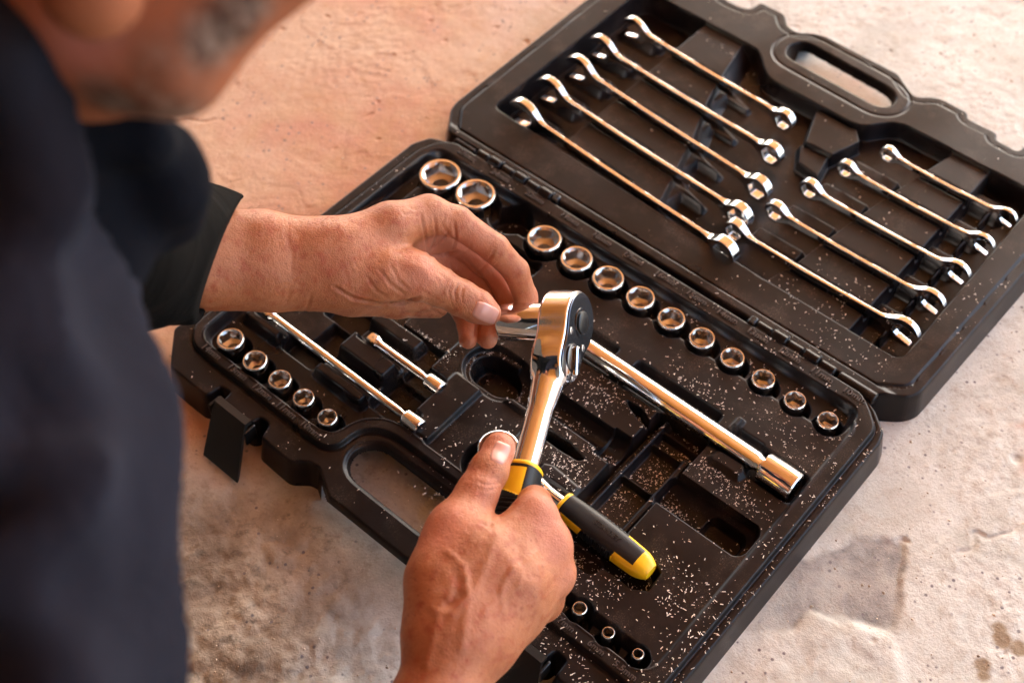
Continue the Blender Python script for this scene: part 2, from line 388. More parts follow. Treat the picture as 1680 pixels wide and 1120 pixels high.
def b_shade_wall(n, p):
    a = tex(n, 3, 5, .6); n.links.new(mix(n, a.outputs[0], (.05, .045, .045), (.10, .09, .085)), p.inputs['Base Color'])
SHADE_WALLM = mat('added_shade_wall', (.2, .17, .14), .9, build=b_shade_wall)
rv, gv = np.array([.758, .652]), np.array([-.652, .758])
def wall(label, c, half, along):  # unseen dark walls, added to direct the light and give the chrome contrast
    v, f = box(-half, half, -60, 60, -40, 2350, 4); t_ = mk('wall', v, f, SHADE_WALLM, None, (c[0], c[1], 0), smooth=False); t_.rotation_euler = (0, 0, math.atan2(along[1], along[0])); tag(t_, kind='structure')
wall('w', np.array([200, -300]) - rv * 2600 + gv * 300, 3000, gv)
wall('w', np.array([200, -300]) - gv * 2750 - rv * 400, 2100, rv)
# ================================================================== the case: height functions
def rbox(X, Y, x0, x1, y0, y1, r=2):
    qx = np.abs(X - (x0 + x1) / 2) - (x1 - x0) / 2 + r; qy = np.abs(Y - (y0 + y1) / 2) - (y1 - y0) / 2 + r
    return np.hypot(np.maximum(qx, 0), np.maximum(qy, 0)) + np.minimum(np.maximum(qx, qy), 0) - r
def carve(h, d, z, w=2.0): return np.minimum(h, z + (h - z) * (1 - sstep(w / 2, -w / 2, d)) )
def raise_(h, d, z, w=2.0): return np.maximum(h, h + (z - h) * sstep(w / 2, -w / 2, d))
def trough(h, X, Y, x0, x1, yc, r, zc, w=1.5, ylen=0):     # round-bottomed channel along X, centre height zc
    dd = np.maximum(np.abs(Y - yc) - ylen, 0); zz = zc - np.sqrt(np.maximum(r * r - dd * dd, 0))
    zz = np.where(dd < r, zz, 99); ends = np.maximum(x0 - X, X - x1)
    zz = np.where(ends > 0, zz + 60 * ends / (w + 1), zz)
    return np.minimum(h, np.maximum(zz, -1))
SOCK = [(-192.4, -38.7, 18.2, 36, 27), (-153.8, -36.2, 17.2, 37, 24), (-76.6, -37.1, 14.6, 36, 19), (-42.4, -36.8, 13.5, 35, 18), (-9.8, -36.4, 13.1, 35, 17), (22.4, -35.6, 11.9, 34, 16),
        (53.8, -36.5, 11.2, 34, 15), (83.4, -36.7, 10.5, 33, 14), (112.4, -36.9, 9.7, 33, 13), (142, -38.2, 9.3, 32, 12), (171.2, -39.2, 8.7, 32, 11), (199.8, -38.6, 8.3, 32, 10)]
SOCK_F = [(-194.7, -277.5, 10.9, 33, 14), (-164.8, -279.2, 9.8, 33, 13), (-137.1, -279, 9.2, 32, 12), (-111, -279, 8.6, 32, 11), (-84.7, -279.7, 7.9, 32, 10)]
SOCK_S = [(128.5, -277.9, 6.0, 33, 8), (155.1, -277.7, 5.5, 33, 7), (180.6, -279, 4.8, 33, 6), (204.7, -278.1, 4.4, 33, 5.5)]
BASE_OUT = [(-240, -24), (-233, -8), (-216, -1), (212, -1), (222, -6), (236, -18), (239, -28), (239, -296), (214, -325), (175, -325), (172, -323), (171, -311), (161, -310), (160, -319), (128, -319), (127, -311), (117, -311), (113, -323),
            (82, -324), (71, -315), (62, -313), (53, -318), (39, -326), (-37, -326), (-51, -318), (-60, -313), (-69, -315), (-80, -324), (-111, -323), (-115, -311), (-125, -311), (-126, -319), (-158, -319), (-159, -310), (-169, -311), (-170, -323), (-173, -325), (-212, -325), (-239, -298)]
LIP_OUT = [(-228, -30), (-222, -12), (-210, -1.5), (-190, 2), (200, 2), (214, -6), (231, -22), (231, -290), (222, -299), (70, -299), (64, -296), (60, -289), (59, -276), (50, -264), (35, -258), (-33, -258), (-48, -262), (-57, -270), (-60, -279), (-60, -290), (-65, -298), (-75, -301), (-206, -301), (-216, -298), (-226, -289), (-228, -280)]
TRAY_IN = [(-217, -30), (-212, -22), (-203, -18), (-186, -16), (196, -16), (207, -21), (218, -32), (219, -278), (212, -287), (82, -288), (74, -286), (69, -281), (67, -268), (58, -256), (45, -249), (-37, -248), (-50, -251), (-62, -260), (-68, -272), (-70, -284), (-76, -289), (-90, -291), (-207, -291), (-215, -286), (-217, -280)]
def base_h(X, Y):
    h = np.full(X.shape, 26.0)
    dl = poly_sdf(X, Y, LIP_OUT); h = raise_(h, dl, 30, 2.2)
    dt = poly_sdf(X, Y, TRAY_IN)
    h = carve(h, dt, 28, 1.6) + .6 * np.exp(-((dt - 1.4) / .7)**2)
    # narrow seal groove round the right edge
    h = h - .8 * np.exp(-((dl - 1.5) / .8)**2)
    # left half sits lower
    lf = np.minimum(rbox(X, Y, -217, -40, -290, -196, 5), rbox(X, Y, -217, -60, -200, -60, 4))
    lf = np.maximum(lf, dt + 1)
    h = carve(h, lf, 19, 4)
    h = carve(h, np.maximum(rbox(X, Y, -217, -186, -100, -17, 6), dt + 1), 19, 4)
    # raised plate in the middle left and the low sheet to its right
    h = raise_(h, rbox(X, Y, -106, -48, -178, -70, 3), 26, 3)
    h = raise_(h, rbox(X, Y, -214, -120, -176, -112, 4), 25, 4)
    h = carve(h, rbox(X, Y, -16, 32, -249, -181, 3), 25, 3)
    # blocks that hold the extension bars
    for (x0, x1, y0, y1) in ((-206, -168, -254, -241.5), (-126, -76, -255, -242.5), (-127, -79, -227, -207.5), (-128, -78, -193, -180)):
        h = raise_(h, rbox(X, Y, x0, x1, y0, y1, 2) - 0.5, 30, 5)
    h = raise_(h, rbox(X, Y, -40, -14, -247, -186, 2), 30, 3)
    h = carve(h, rbox(X, Y, -45, -33, -247, -232, 2), 14, 2); h = carve(h, rbox(X, Y, -72, -39, -212, -198, 3), 12, 3)
    h = carve(h, rbox(X, Y, -168, -130, -252, -236, 5), 6, 3); h = carve(h, rbox(X, Y, -200, -30, -246.5, -235.5, 2), 21, 2)
    h = carve(h, rbox(X, Y, -76, -44, -246, -214, 3), 10, 4); h = carve(h, rbox(X, Y, -122, -40, -211, -200, 2), 21, 2)
    h = carve(h, rbox(X, Y, -150, -128, -235, -208, 3), 8, 4); h = carve(h, rbox(X, Y, -128, -80, -236, -231, 1), 12, 2); h = carve(h, rbox(X, Y, -165, -127, -206, -182, 3), 10, 4)
    # oval cup
    dx = np.hypot(np.maximum(np.abs(X + 17) - 7, 0), Y + 165) - 13.5
    h = carve(h, dx - 7, 22, 2.5); h = carve(h, dx, 3, 5)
    # row of sockets by the hinge: sloped channel, deeper wells
    ch = rbox(X, Y, -214, 212, -44, -17.5, 8); h = carve(h, ch - .5, 21, 7)
    for x, y, r, zt, s in SOCK + [(-115, -36.5, 15.5, 30, 22)]:
        p = lift(x, y, zt); h = carve(h, np.hypot(X - p[0] - 1.2, Y - p[1] - .5) - (r + 2.6), 7 if s != 22 else 2, 3)
    for x, y, r, zt, s in SOCK_F:
        p = lift(x, y, zt); h = carve(h, np.hypot(X - p[0] - 1, Y - p[1] - .5) - (r + 2), 9, 2.5)
    h = carve(h, rbox(X, Y, 110, 213, -285.5, -273.5, 6), 14, 4)
    for x, y, r, zt, s in SOCK_S:
        p = lift(x, y, zt); h = carve(h, np.hypot(X - p[0], Y - p[1]) - (r + 3.4), 5, 3)
    # long bar bed with finger notches
    h = trough(h, X, Y, -30, 186, -104, 10.5, 31); h = carve(h, rbox(X, Y, 176, 216, -117, -89, 3), 17, 3)
    h = carve(h, rbox(X, Y, 60, 137, -96, -85, 3), 18, 4); h = carve(h, rbox(X, Y, 152, 176, -96, -87.5, 2), 22, 4)
    h = carve(h, rbox(X, Y, -10, 40, -96, -86, 3), 20, 4)
    h = raise_(h, rbox(X, Y, 148, 153, -91, -80, 1), 33, 3)
    # plateau A/B and the round channel between
    h = trough(h, X, Y, 22, 90, -158.5, 10.5, 26.5); h = trough(h, X, Y, 84, 106, -160, 14, 28); h = trough(h, X, Y, -8, 30, -161, 15, 27)
    h = carve(h, poly_sdf(X, Y, [(76, -121), (89, -121), (100, -126), (99, -130), (90, -128), (80, -124)]), 19, 2.5)
    h = carve(h, poly_sdf(X, Y, [(34, -182), (66, -179.5), (82, -183), (80, -186), (64, -187.5), (34, -187)]), 14, 3)
    h = carve(h, rbox(X, Y, 30, 64, -250, -207, 3), 16, 4)
    h = raise_(h, poly_sdf(X, Y, [(63, -214), (64, -206), (70, -203), (96, -205), (97, -213)]), 31, 3)
    # transverse trough with ridge and chip boxes
    h = carve(h, rbox(X, Y, 100, 143, -214, -109, 3), 11, 3)
    h = raise_(h, rbox(X, Y, 105, 110, -214, -111, 1), 20, 3)
    for y in (-120, -134, -170): h = raise_(h, rbox(X, Y, 110, 142, y - 1.5, y + 1.5, 1), 18.5, 3)
    h = raise_(h, rbox(X, Y, 136, 143, -214, -130, 1), 22, 4)
    # bump on plateau C, big scoop, bed of the second ratchet
    h = raise_(h, poly_sdf(X, Y, [(151, -123), (154, -114), (176, -113), (180, -118), (178, -125), (155, -126)]), 32.5, 5)
    sc = rbox(X, Y, 138, 216, -177.5, -146, 9)
    zz = 24 - np.sqrt(np.maximum(15.5**2 - (Y + 162)**2, 0)); zz = np.where(np.abs(Y + 162) < 15.5, zz, 99)
    h = np.where(sc < 0, np.minimum(h, np.maximum(zz, 27.9 + sc * 8)), h); h = carve(h, rbox(X, Y, 178, 208, -172, -152, 6), 3, 3)
    h = carve(h, poly_sdf(X, Y, [(92, -219), (120, -217), (170, -217), (179, -222), (180, -236), (172, -241), (92, -241)]) - .5, 15, 4)
    h = carve(h, rbox(X, Y, 116, 146, -253, -236, 6), 12, 3)
    h = carve(h, rbox(X, Y, 20, 100, -238, -220, 3), 12, 3); h = carve(h, np.hypot(X - 32, Y + 229) - 20, 12, 3)
    h = raise_(h, rbox(X, Y, -200, -140, -100, -58, 3), 27, 4); h = carve(h, rbox(X, Y, -190, -150, -92, -74, 4), 10, 4)
    # flange steps, handle opening, outer wall
    hole = poly_sdf(X, Y, rnd([(-50, -279), (-41, -270), (-30, -268), (32, -268), (43, -270), (52, -279), (53, -290), (48, -299), (38, -304), (-36, -304), (-46, -299), (-51, -290)]))
    h = carve(h, hole - 2.5, 24.5, 1.5)
    out = poly_sdf(X, Y, BASE_OUT); out = np.where(hole < 0, np.maximum(out, -hole), np.maximum(out, -hole))
    e = np.clip((out + 1.6) / 1.6, 0, 1); h = h - 1.3 * e * e
    return np.where(out > 0, h - out / 2.2 * 12 * np.minimum(1, .45 + out / 2), h)
LID_OUT = [(-246, 40), (-243, 30), (-224, 6), (-100, 5), (212, 5), (234, 21), (239, 30), (243, 200), (243, 302), (218, 327), (176, 327), (174, 325), (172, 316), (150, 317), (148, 325), (118, 325), (115, 332), (88, 333), (80, 330), (70, 321), (64, 321), (50, 330), (40, 337), (-40, 339), (-50, 336), (-64, 326), (-76, 328), (-88, 341), (-116, 341), (-118, 326), (-126, 322), (-145, 322), (-148, 326), (-217, 328), (-249, 302)]
LID_IN = [(-214, 57), (-135, 56), (-132, 54), (84, 47), (211, 47), (211, 272), (200, 277), (80, 279), (68, 273), (56, 256), (45, 250), (-45, 251), (-56, 257), (-70, 272), (-80, 279), (-204, 281), (-214, 272)]
WL = [((-196, 30), -131, 64, 28, 54, 15.5, 18, 57), ((-200, 30), -137, 104, 15, 95, 14.5, 17, 43), ((-198, 30), -137, 144, 9, 133, 14, 16.5, 37), ((-202, 30), -141, 182, -6, 175, 13, 15.5, 21), ((-194, 30), -143, 225, -18, 218, 12, 14, 5)]
WS = [(27, 74, 11.5, 14), (41, 114.5, 10.8, 12.8), (49, 155.5, 10.5, 12), (61, 196.5, 9.3, 11), (80, 236.5, 8.2, 9.5)]
def lid_h(X, Y):
    h = np.full(X.shape, 28.0); out = poly_sdf(X, Y, LID_OUT); din = poly_sdf(X, Y, LID_IN)
    h = carve(h, -din - 26, 26.5, 1.4) if False else h
    h = h - 1.6 * np.exp(-((out + 9) / 1.0)**2) * (Y > 14) - 1.2 * (out > -8) * sstep(12, 18, Y)
    h = carve(h, din, 24, 1.8)
    # deep end bays
    hp = np.maximum(din + .5, X + 140); h = carve(h, hp, 4, 3)
    hp = np.maximum(din + .5, 167 - X); h = carve(h, hp, 4, 4)
    # bay for the ring ends, slanting
    left_edge = np.interp(Y, [54, 69, 107, 147, 195, 234, 280], [-30, -33, -45, -57, -75, -85, -95])
    right_edge = np.interp(Y, [50, 83, 127, 165, 209, 273], [86, 94, 100, 106, 114, 127])
    hp = np.maximum.reduce([din + .5, left_edge + 14 - X, X - right_edge]) * .9; h = carve(h, hp, 10, 3)
    hp = np.maximum(np.maximum(din + .5, X - left_edge - 30), left_edge - 1 - X) ; sl_ = 24 - np.clip((X - left_edge) / 15, 0, 1)**.8 * 14; h = np.where((X > left_edge - .5) & (X < left_edge + 16) & (din < -.5), np.minimum(h, sl_), h)
    # stepped cell walls under the ring ends
    for k, (yy, xe) in enumerate(((84, -38), (125, -50), (171, -66), (212, -79))):
        h = raise_(h, np.maximum(poly_sdf(X, Y, [(xe - 2, yy - 17), (xe + 9, yy - 12), (xe + 12, yy + 4), (xe + 34, yy + 3), (xe + 34, yy + 7), (xe + 4, yy + 16), (xe - 6, yy + 12)]), din + 1), 19, 8)
    # plates in the middle
    h = raise_(h, np.maximum(poly_sdf(X, Y, [(8, 245), (22, 206), (50, 207), (60, 238), (50, 250), (8, 252)]), din + 1), 24, 2.5)
    h = raise_(h, poly_sdf(X, Y, [(18, 205), (48, 208), (54, 180), (30, 184)]), 20, 3)
    for y in (95, 135, 176, 217): h = raise_(h, rbox(X, Y, 46 + (y - 95) * .16, 92 + (y - 95) * .16, y - 8, y + 8, 3), 17, 5)
    # seats near the jaws at the right end, shallow ribs
    for w in WS:
        h = raise_(h, rbox(X, Y, 166, 196, w[1] + 8, w[1] + 27, 4), 15, 8)
        h = raise_(h, rbox(X, Y, 184, 187, w[1] - 10, w[1] + 28, 1), 14, 3)
    for w in WL: h = raise_(h, rbox(X, Y, -205, -160, w[2] + 6, w[2] + 26, 6), 13, 9)
    h = np.where(din < -.5, h, h)
    # slots for the spanner shanks
    for (_, x1, y1, x2, y2, *_r) in WL:
        t = (X - x1) / (x2 - x1); yc = y1 + (y2 - y1) * t; c = lift(0, 0, 28)
        d = np.maximum(np.abs(Y - yc) - 3.4, np.maximum(-150 - X, X - x2)); h = carve(h, d, 14, 1.6)
        xm = x1 + (x2 - x1) * .30
        h = carve(h, rbox(X, Y - yc, xm - 20, xm + 20, 0, 7.5, 1.5), 11, 2)
    for (x0, y, *_r) in WS:
        d = np.maximum(np.abs(Y - y) - 3.2, np.maximum(x0 - X, X - 175)); h = carve(h, d, 14, 1.6)
        h = carve(h, rbox(X, Y, x0 * .45 + 78, 166, y, y + 7, 1.5), 19, 3); h = carve(h, rbox(X, Y, 128, 146, y, y + 8, 1.5), 12, 2)
    # handle: raised ring round the opening
    hole = poly_sdf(X, Y, rnd([(-56, 294), (-50, 288), (48, 284), (57, 291), (58, 302), (53, 309), (43, 313), (-46, 318), (-54, 314), (-58, 305)]))
    rg = np.maximum(np.abs(hole - 13) - 1.2, -(Y - 246)); h = h - .7 * sstep(1, -1, rg) * (out < -3)
    out = np.maximum(out, -hole)
    e = np.clip((out + 1.6) / 1.6, 0, 1); h = h - 1.3 * e * e
    return np.where(out > 0, h - out / 2.2 * 12 * np.minimum(1, .45 + out / 2), h)
def rnd(pts, r=7):
    out = []; n = len(pts); P = [np.array(p, float) for p in pts]
    for i in range(n):
        a, b, c = P[i - 1], P[i], P[(i + 1) % n]; u = a - b; v = c - b; lu, lv = np.linalg.norm(u), np.linalg.norm(v)
        if abs(np.cross(u, v)) / (lu * lv) < .12: out.append(tuple(b)); continue
        p = b + u / lu * min(r, lu * .48); q = b + v / lv * min(r, lv * .48)
        for t in (0, .33, .67, 1): out.append(tuple((1 - t)**2 * p + 2 * t * (1 - t) * b + t * t * q))
    return out
BASE_OUT = rnd(BASE_OUT, 2.5); LIP_OUT = rnd(LIP_OUT); TRAY_IN = rnd(TRAY_IN, 8); LID_OUT = rnd(LID_OUT, 4); LID_IN = rnd(LID_IN, 8)
CASE = thing('tool_case', 'open black plastic tool case lying flat with moulded beds for sockets and spanners', 'tool case', (0, 0, 0))
ST = 0.8
HB = {}
def field(key, x0, x1, y0, y1, hf, names, keyf):
    xs = np.arange(x0, x1, ST); ys = np.arange(y0, y1, ST); V, Q, N = grid_mesh(xs, ys, hf)
    HB[key] = (x0, y0, V[:, 2].reshape(len(xs), len(ys)))
    z = V[:, 2][Q]; C_ = V[Q].mean(1); hnd = (np.abs(C_[:, 0] - 1) < 53) & ((C_[:, 1] > 270) | (C_[:, 1] < -262))
    Q = Q[np.where(hnd, z.max(1) > 19, z.max(1) > -1.5)]; V[:, 2] = np.where((V[:, 2] < 19) & (np.abs(V[:, 0] - 1) < 52) & ((V[:, 1] > 271) | (V[:, 1] < -263)), 19, np.maximum(V[:, 2], -3))
    return split_mesh([(n, PLASTIC) for n in names], keyf, V, Q, N, CASE)
def keyb(C):
    inn = poly_sdf(C[:, 0], C[:, 1], TRAY_IN) < 2.0
    hd = (np.abs(C[:, 0] - 1) < 57) & (C[:, 1] < -285)
    return np.where(inn, 1, np.where(hd, 2, 0))
field('base', -246, 246, -336, 2.2, base_h, ['base_shell', 'tray', 'handle'], keyb)
def keyl(C):
    inn = poly_sdf(C[:, 0], C[:, 1], LID_IN) < 1.2
    hd = (np.abs(C[:, 0]) < 62) & (C[:, 1] > 299)
    return np.where(inn, 1, np.where(hd, 2, 0))
field('lid', -256, 250, 0, 350, lid_h, ['lid_shell', 'tray', 'handle'], keyl)
def height(x, y):
    k = 'base' if y < 2 else 'lid'; x0, y0, Z = HB[k]; i = int((x - x0) / ST); j = int((y - y0) / ST)
    if 0 <= i < Z.shape[0] - 1 and 0 <= j < Z.shape[1] - 1: return Z[i, j], max(abs(Z[i + 1, j] - Z[i, j]), abs(Z[i, j + 1] - Z[i, j]))
    return -9, 9
# hinges: knuckles in turn on the base and on the lid, black end clips
def knuckle(n, x0, x1, y, z, r, m=PLASTIC):
    L = x1 - x0; v, f = lathe([(r - 1, 0), (r, 1), (r, L - 1), (r - 1, L)], 20, 'x')
    mk(n, v, f, m, CASE, (x0, y, z))
for hx0, n, dx in ((-186, 6, 14.2), (108, 5, 14.6)):
    for k in range(n):
        knuckle('hinge_knuckle', hx0 + k * dx, hx0 + (k + 1) * dx - 1.2, 3.2, 27.6 + (.7 if k % 2 else 0), 4.6 if k % 2 else 4.0)
        v, f = box(hx0 + k * dx + .6, hx0 + (k + 1) * dx - 1.8, 3 if k % 2 else -4, 10 if k % 2 else 3, 24, 29.6, .8); mk('hinge_leaf', v, f, PLASTIC, CASE)
v, f = box(-101, -95, 0, 8, 22, 31.5, 1); mk('hinge_clip', v, f, BLACKP, CASE)
v, f = box(101, 107, -1, 7, 22, 31.5, 1); mk('hinge_clip', v, f, BLACKP, CASE)
knuckle('hinge_barrel', 183, 216, 4, 24.5, 5.2)
knuckle('hinge_barrel', -214, -190, 4, 23, 4.6)
# latches hanging from the front edge
def latch(xc):
    prof = [(-319, 25), (-323, 26), (-329, 22), (-338, 12), (-347, 3.5), (-351, 1.5), (-353, 2.6), (-350, 6.5), (-341, 15.5), (-332, 25), (-325, 29.5), (-319, 29)]
    V, F, n = [], [], len(prof); sec = [(-17, .7), (-16, 1), (16, 1), (17, .7)]
    for s, k in sec:
        for (y, z) in prof:
            w = 1 + .12 * max(0, (-329 - y) / 24); V.append((xc + s * w + max(0, -325 - y) * .55, y - max(0, -325 - y) * .05, z))
    for a in range(3):
        for i in range(n): F.append((a * n + i, a * n + (i + 1) % n, (a + 1) * n + (i + 1) % n, (a + 1) * n + i))
    F.append(tuple(range(n))); F.append(tuple(range(4 * n - 1, 3 * n - 1, -1)))
    V = [(x, y, z + 1) for x, y, z in V]
    o = mk('latch', V, F, BLACKP, CASE)
    for s in (-1, 1):
        v, f = box(xc + s * 19.5 - 1, xc + s * 19.5 + 1, -330, -319, 12, 27, .5); mk('latch_arm', v, f, BLACKP, o)
latch(-142); latch(144)
# raised size figures on the rim
def text_mesh(s, size, ext=.9, name='size_figure'):
    c = bpy.data.curves.new(name, 'FONT'); c.body = s; c.size = size * .001; c.extrude = ext * .001; c.align_x = 'CENTER'; c.align_y = 'CENTER'; c.resolution_u = 3
    c.space_character = 1.08; c.offset = .0001
    o = bpy.data.objects.new('t', c); COL.objects.link(o); bpy.context.view_layer.update()
    me = bpy.data.meshes.new_from_object(o.evaluated_get(bpy.context.evaluated_depsgraph_get())); bpy.data.objects.remove(o); return me
def fig(s, x, y, z=30.1, size=7.4):
    o = obj('size_figure', text_mesh(s, size), WORNP, CASE, (x, y, z))
for (x, y, r, zt, s) in SOCK + [(-115, -36, 1, 1, 22)]: fig('%gmm' % s, x + 3, -7.4)
for (x, y, r, zt, s) in SOCK_F: fig('%gmm' % s, x - 1, -296)
for (x, y, r, zt, s) in SOCK_S: fig('%gmm' % s, x + 1, -293.4, size=6.2)
#PART3
# ================================================================== sockets
def hexr(a, th):
    t = (th % (math.pi / 3)) - math.pi / 6
    return min(a / math.cos(t), a * 1.15)
def socket_meshes(R, L, n=48, plain=False):
    top = L; wall = max(1.6, R * .2); a = (R - wall) * .87
    prof = [(R * .62, 0), (R * .84, 0), (R * .9, .8), (R * .9, L * .42), (R * .93, L * .47), (R * .995, L * .52), (R, top - 1.6), (R - .25, top - .7), (R - .9, top)]
    if plain: prof = [(R * .62, 0), (R * .90, 0), (R * .96, 1.2), (R, 3), (R, top - 1.4), (R - .4, top - .5), (R - .9, top)]
    V, F = [], []
    for r, h in prof + [(R - wall * .75, top)]:
        V += [(r * math.cos(2 * math.pi * i / n), r * math.sin(2 * math.pi * i / n), h) for i in range(n)]
    m = len(prof) + 1
    for k in range(m - 1):
        for i in range(n):
            j = (i + 1) % n; F.append((k * n + i, k * n + j, (k + 1) * n + j, (k + 1) * n + i))
    F.append(tuple(range(n - 1, -1, -1)))
    bV, bF = [], []
    rows = [('c', R - wall * .75, top), ('c', R - wall * 1.05, top - 1.0), ('h', a, top - 2.0), ('h', a, top - min(12, L * .45)), ('c', R * .52, top - min(13, L * .5)), ('c', R * .40, top - min(14, L * .52)), ('c', R * .38, top - L * .8)]
    for kind, r, h in rows:
        for i in range(n):
            th = 2 * math.pi * i / n; rr = hexr(r, th) if kind == 'h' else r
            bV.append((rr * math.cos(th), rr * math.sin(th), h))
    for k in range(len(rows) - 1):
        for i in range(n):
            j = (i + 1) % n; bF.append((k * n + i, k * n + j, (k + 1) * n + j, (k + 1) * n + i))
    bF.append(tuple(range((len(rows) - 1) * n, len(rows) * n)))
    return (V, F), (bV, bF)
BORE = mat('socket_bore', (.52, .50, .48), .24, 1)
def make_socket(label, R, L, loc, ang, group, tilt=0):
    a, b = socket_meshes(R, L)
    q = Matrix.Rotation(R_(tilt), 4, 'X').to_quaternion() @ Matrix.Rotation(ang, 4, 'Z').to_quaternion()
    t = thing('socket', label, 'socket', loc, q, group)
    mk('body', *a, CHROME, t); mk('bore', *b, BORE, t); return t
ordi = ['largest', 'second largest']
GA = 'chrome hex sockets in the row beside the hinge'
for i, (x, y, r, zt, s) in enumerate(SOCK):
    p = lift(x, y, zt)
    extra = {27: 'biggest chrome socket, first of the hinge row at the far left corner', 24: 'second biggest chrome socket, in front of the empty well of the hinge row', 19: 'chrome socket just past the empty well of the hinge row', 10: 'smallest socket of the hinge row, last one near the right corner'}.get(s)
    nth = ['', '', '', 'second', 'third', 'fourth', 'fifth', 'sixth', 'seventh', 'eighth', 'ninth'][i] if i < 11 else ''
    lab = extra or 'chrome hex socket above the %dmm figure, %s past the empty well in the hinge row' % (s, nth)
    L = 27 if s < 20 else 34
    make_socket(lab, r, L, (p[0], p[1], zt - L), random.random(), GA)
GB = 'small chrome sockets at the front left of the case'
for i, (x, y, r, zt, s) in enumerate(SOCK_F):
    p = lift(x, y, zt)
    lab = ['largest of the front left sockets, beside the raised 14mm figure', 'front left socket beside the raised 13mm figure', 'middle one of the five front left sockets, beside the 12mm figure', 'front left socket beside the raised 11mm figure', 'smallest of the front left sockets, nearest the handle curve'][i]
    make_socket(lab, r, 23, (p[0], p[1], zt - 23), random.random(), GB)
GC = 'tiny chrome sockets at the front right of the case'
for i, (x, y, r, zt, s) in enumerate(SOCK_S):
    p = lift(x, y, zt)
    lab = ['tiny chrome socket under the fist beside the 8mm figure', 'tiny chrome socket beside the fist and the 7mm figure', 'tiny chrome socket beside the 6mm figure, middle of the three in view', 'tiniest chrome socket, beside the 5.5mm figure at the front corner'][i]
    make_socket(lab, r, 24, (p[0], p[1], zt - 24), random.random(), GC)
# ================================================================== spanners standing on edge
def spanner(label, group, ring, openc, Rr, Ro, hs, ts):
    ring = np.array(ring, float); openc = np.array(openc, float)
    L = np.linalg.norm(ring - openc); u = (ring - openc) / L
    ang = R_(15); jw = Ro * .52; cx, cz = math.cos(ang), math.sin(ang)
    def f2(x, z):
        hz = hs * (.5 + .09 * np.cos(x / L * 2 * math.pi))
        sh = np.maximum(np.abs(z) - hz, np.maximum(-x, x - L))
        ex, ez = x, z
        jaw = np.hypot(ex * .93, ez) - Ro
        jaw = np.maximum(jaw, -(x + Ro * .78) if False else jaw)
        d = smin(smin(sh, jaw, 9), np.hypot(x - L, z) - Rr, 7)
        # jaw slot opening outwards, turned 15 degrees up
        sx = -(x * cx) - (-z * -1 * 0) ; px_ = -(x * cx + z * cz); pz_ = x * cz - z * cx
        slot = np.maximum(np.abs(pz_) - jw, -(px_ + Ro * .12)); slot = smin(slot, np.hypot(px_ + Ro * .1, pz_) - jw * .98, 1.0)
        d = smax(d, -slot, .8)
        th = np.arctan2(z, x - L); hole = np.hypot(x - L, z) * np.cos((th % (math.pi / 3)) - math.pi / 6) - Rr * .60
        return d, hole
    def f(P):
        x, y, z = P[:, 0], P[:, 1], P[:, 2]
        d, hole = f2(x, z)
        yo = -1.6 * sstep(L - 26, L, x)
        ht = ts + (Ro * .20 - ts) * sstep(22 + Ro * .4, Ro * .5, x) + (Rr * .33 - ts) * sstep(L - Rr * 1.9, L - Rr * .6, x)
        a = np.abs(y - yo) - ht
        k = .5; e = np.minimum(np.maximum(d + k, a + k), 0) + np.hypot(np.maximum(d + k, 0), np.maximum(a + k, 0)) - k
        return smax(e, -hole, .6)
    V, Q, N = surfnet(f, (-Ro - 3, -Ro * .5 - 2, -Ro - 3), (L + Rr + 3, Ro * .5 + 2, Ro + 3), .75)
    t = thing('spanner', label, 'spanner', tuple(openc), Matrix.Rotation(math.atan2(u[1], u[0]), 4, 'Z').to_quaternion(), group)
    def key(C): return np.where(C[:, 0] < Ro * 1.15, 1, np.where(C[:, 0] > L - Rr * 1.1, 2, 0))
    split_mesh([('shank', CHROME), ('open_jaw', CHROME), ('ring_end', CHROME)], key, V, Q, N, t)
    return t
names5 = ['longest spanner, nearest the hinge, with its open jaw in the left bay', 'second longest spanner, next to the one nearest the hinge', 'middle one of the five long spanners in the lid', 'long spanner second from the far edge of the lid', 'shortest of the five long spanners, nearest the lid handle']
for i, ((a, b), x1, y1, x2, y2, Rr, Ro, xe) in enumerate(WL):
    yr = y1 + (y2 - y1) * (xe - 12 - x1) / (x2 - x1); yo = y1 - (y2 - y1) * (x1 + 178) / (x2 - x1)
    xo = [-186, -188, -187, -190, -184][i]; Rr *= .88; Ro *= .93
    spanner(names5[i], 'long combination spanners on the left of the lid', (xe - Rr, yr - 1, 27), (xo, yo, 27), Rr, Ro, 8.2 - i * .35, 1.75)
names5 = ['longest of the short spanners, nearest the hinge, ring end at its left', 'second of the short spanners from the hinge', 'middle one of the five short spanners in the right of the lid', 'short spanner second from the far edge of the lid', 'smallest spanner, at the far right of the lid by the handle']
for i, (x0, y, Rr, Ro) in enumerate(WS):
    Rr *= .93; spanner(names5[i], 'short combination spanners on the right of the lid', (x0 + Rr, y, 27), (211 - Ro * .9, y, 27), Rr, Ro * .95, 7.0 - i * .45, 1.5)
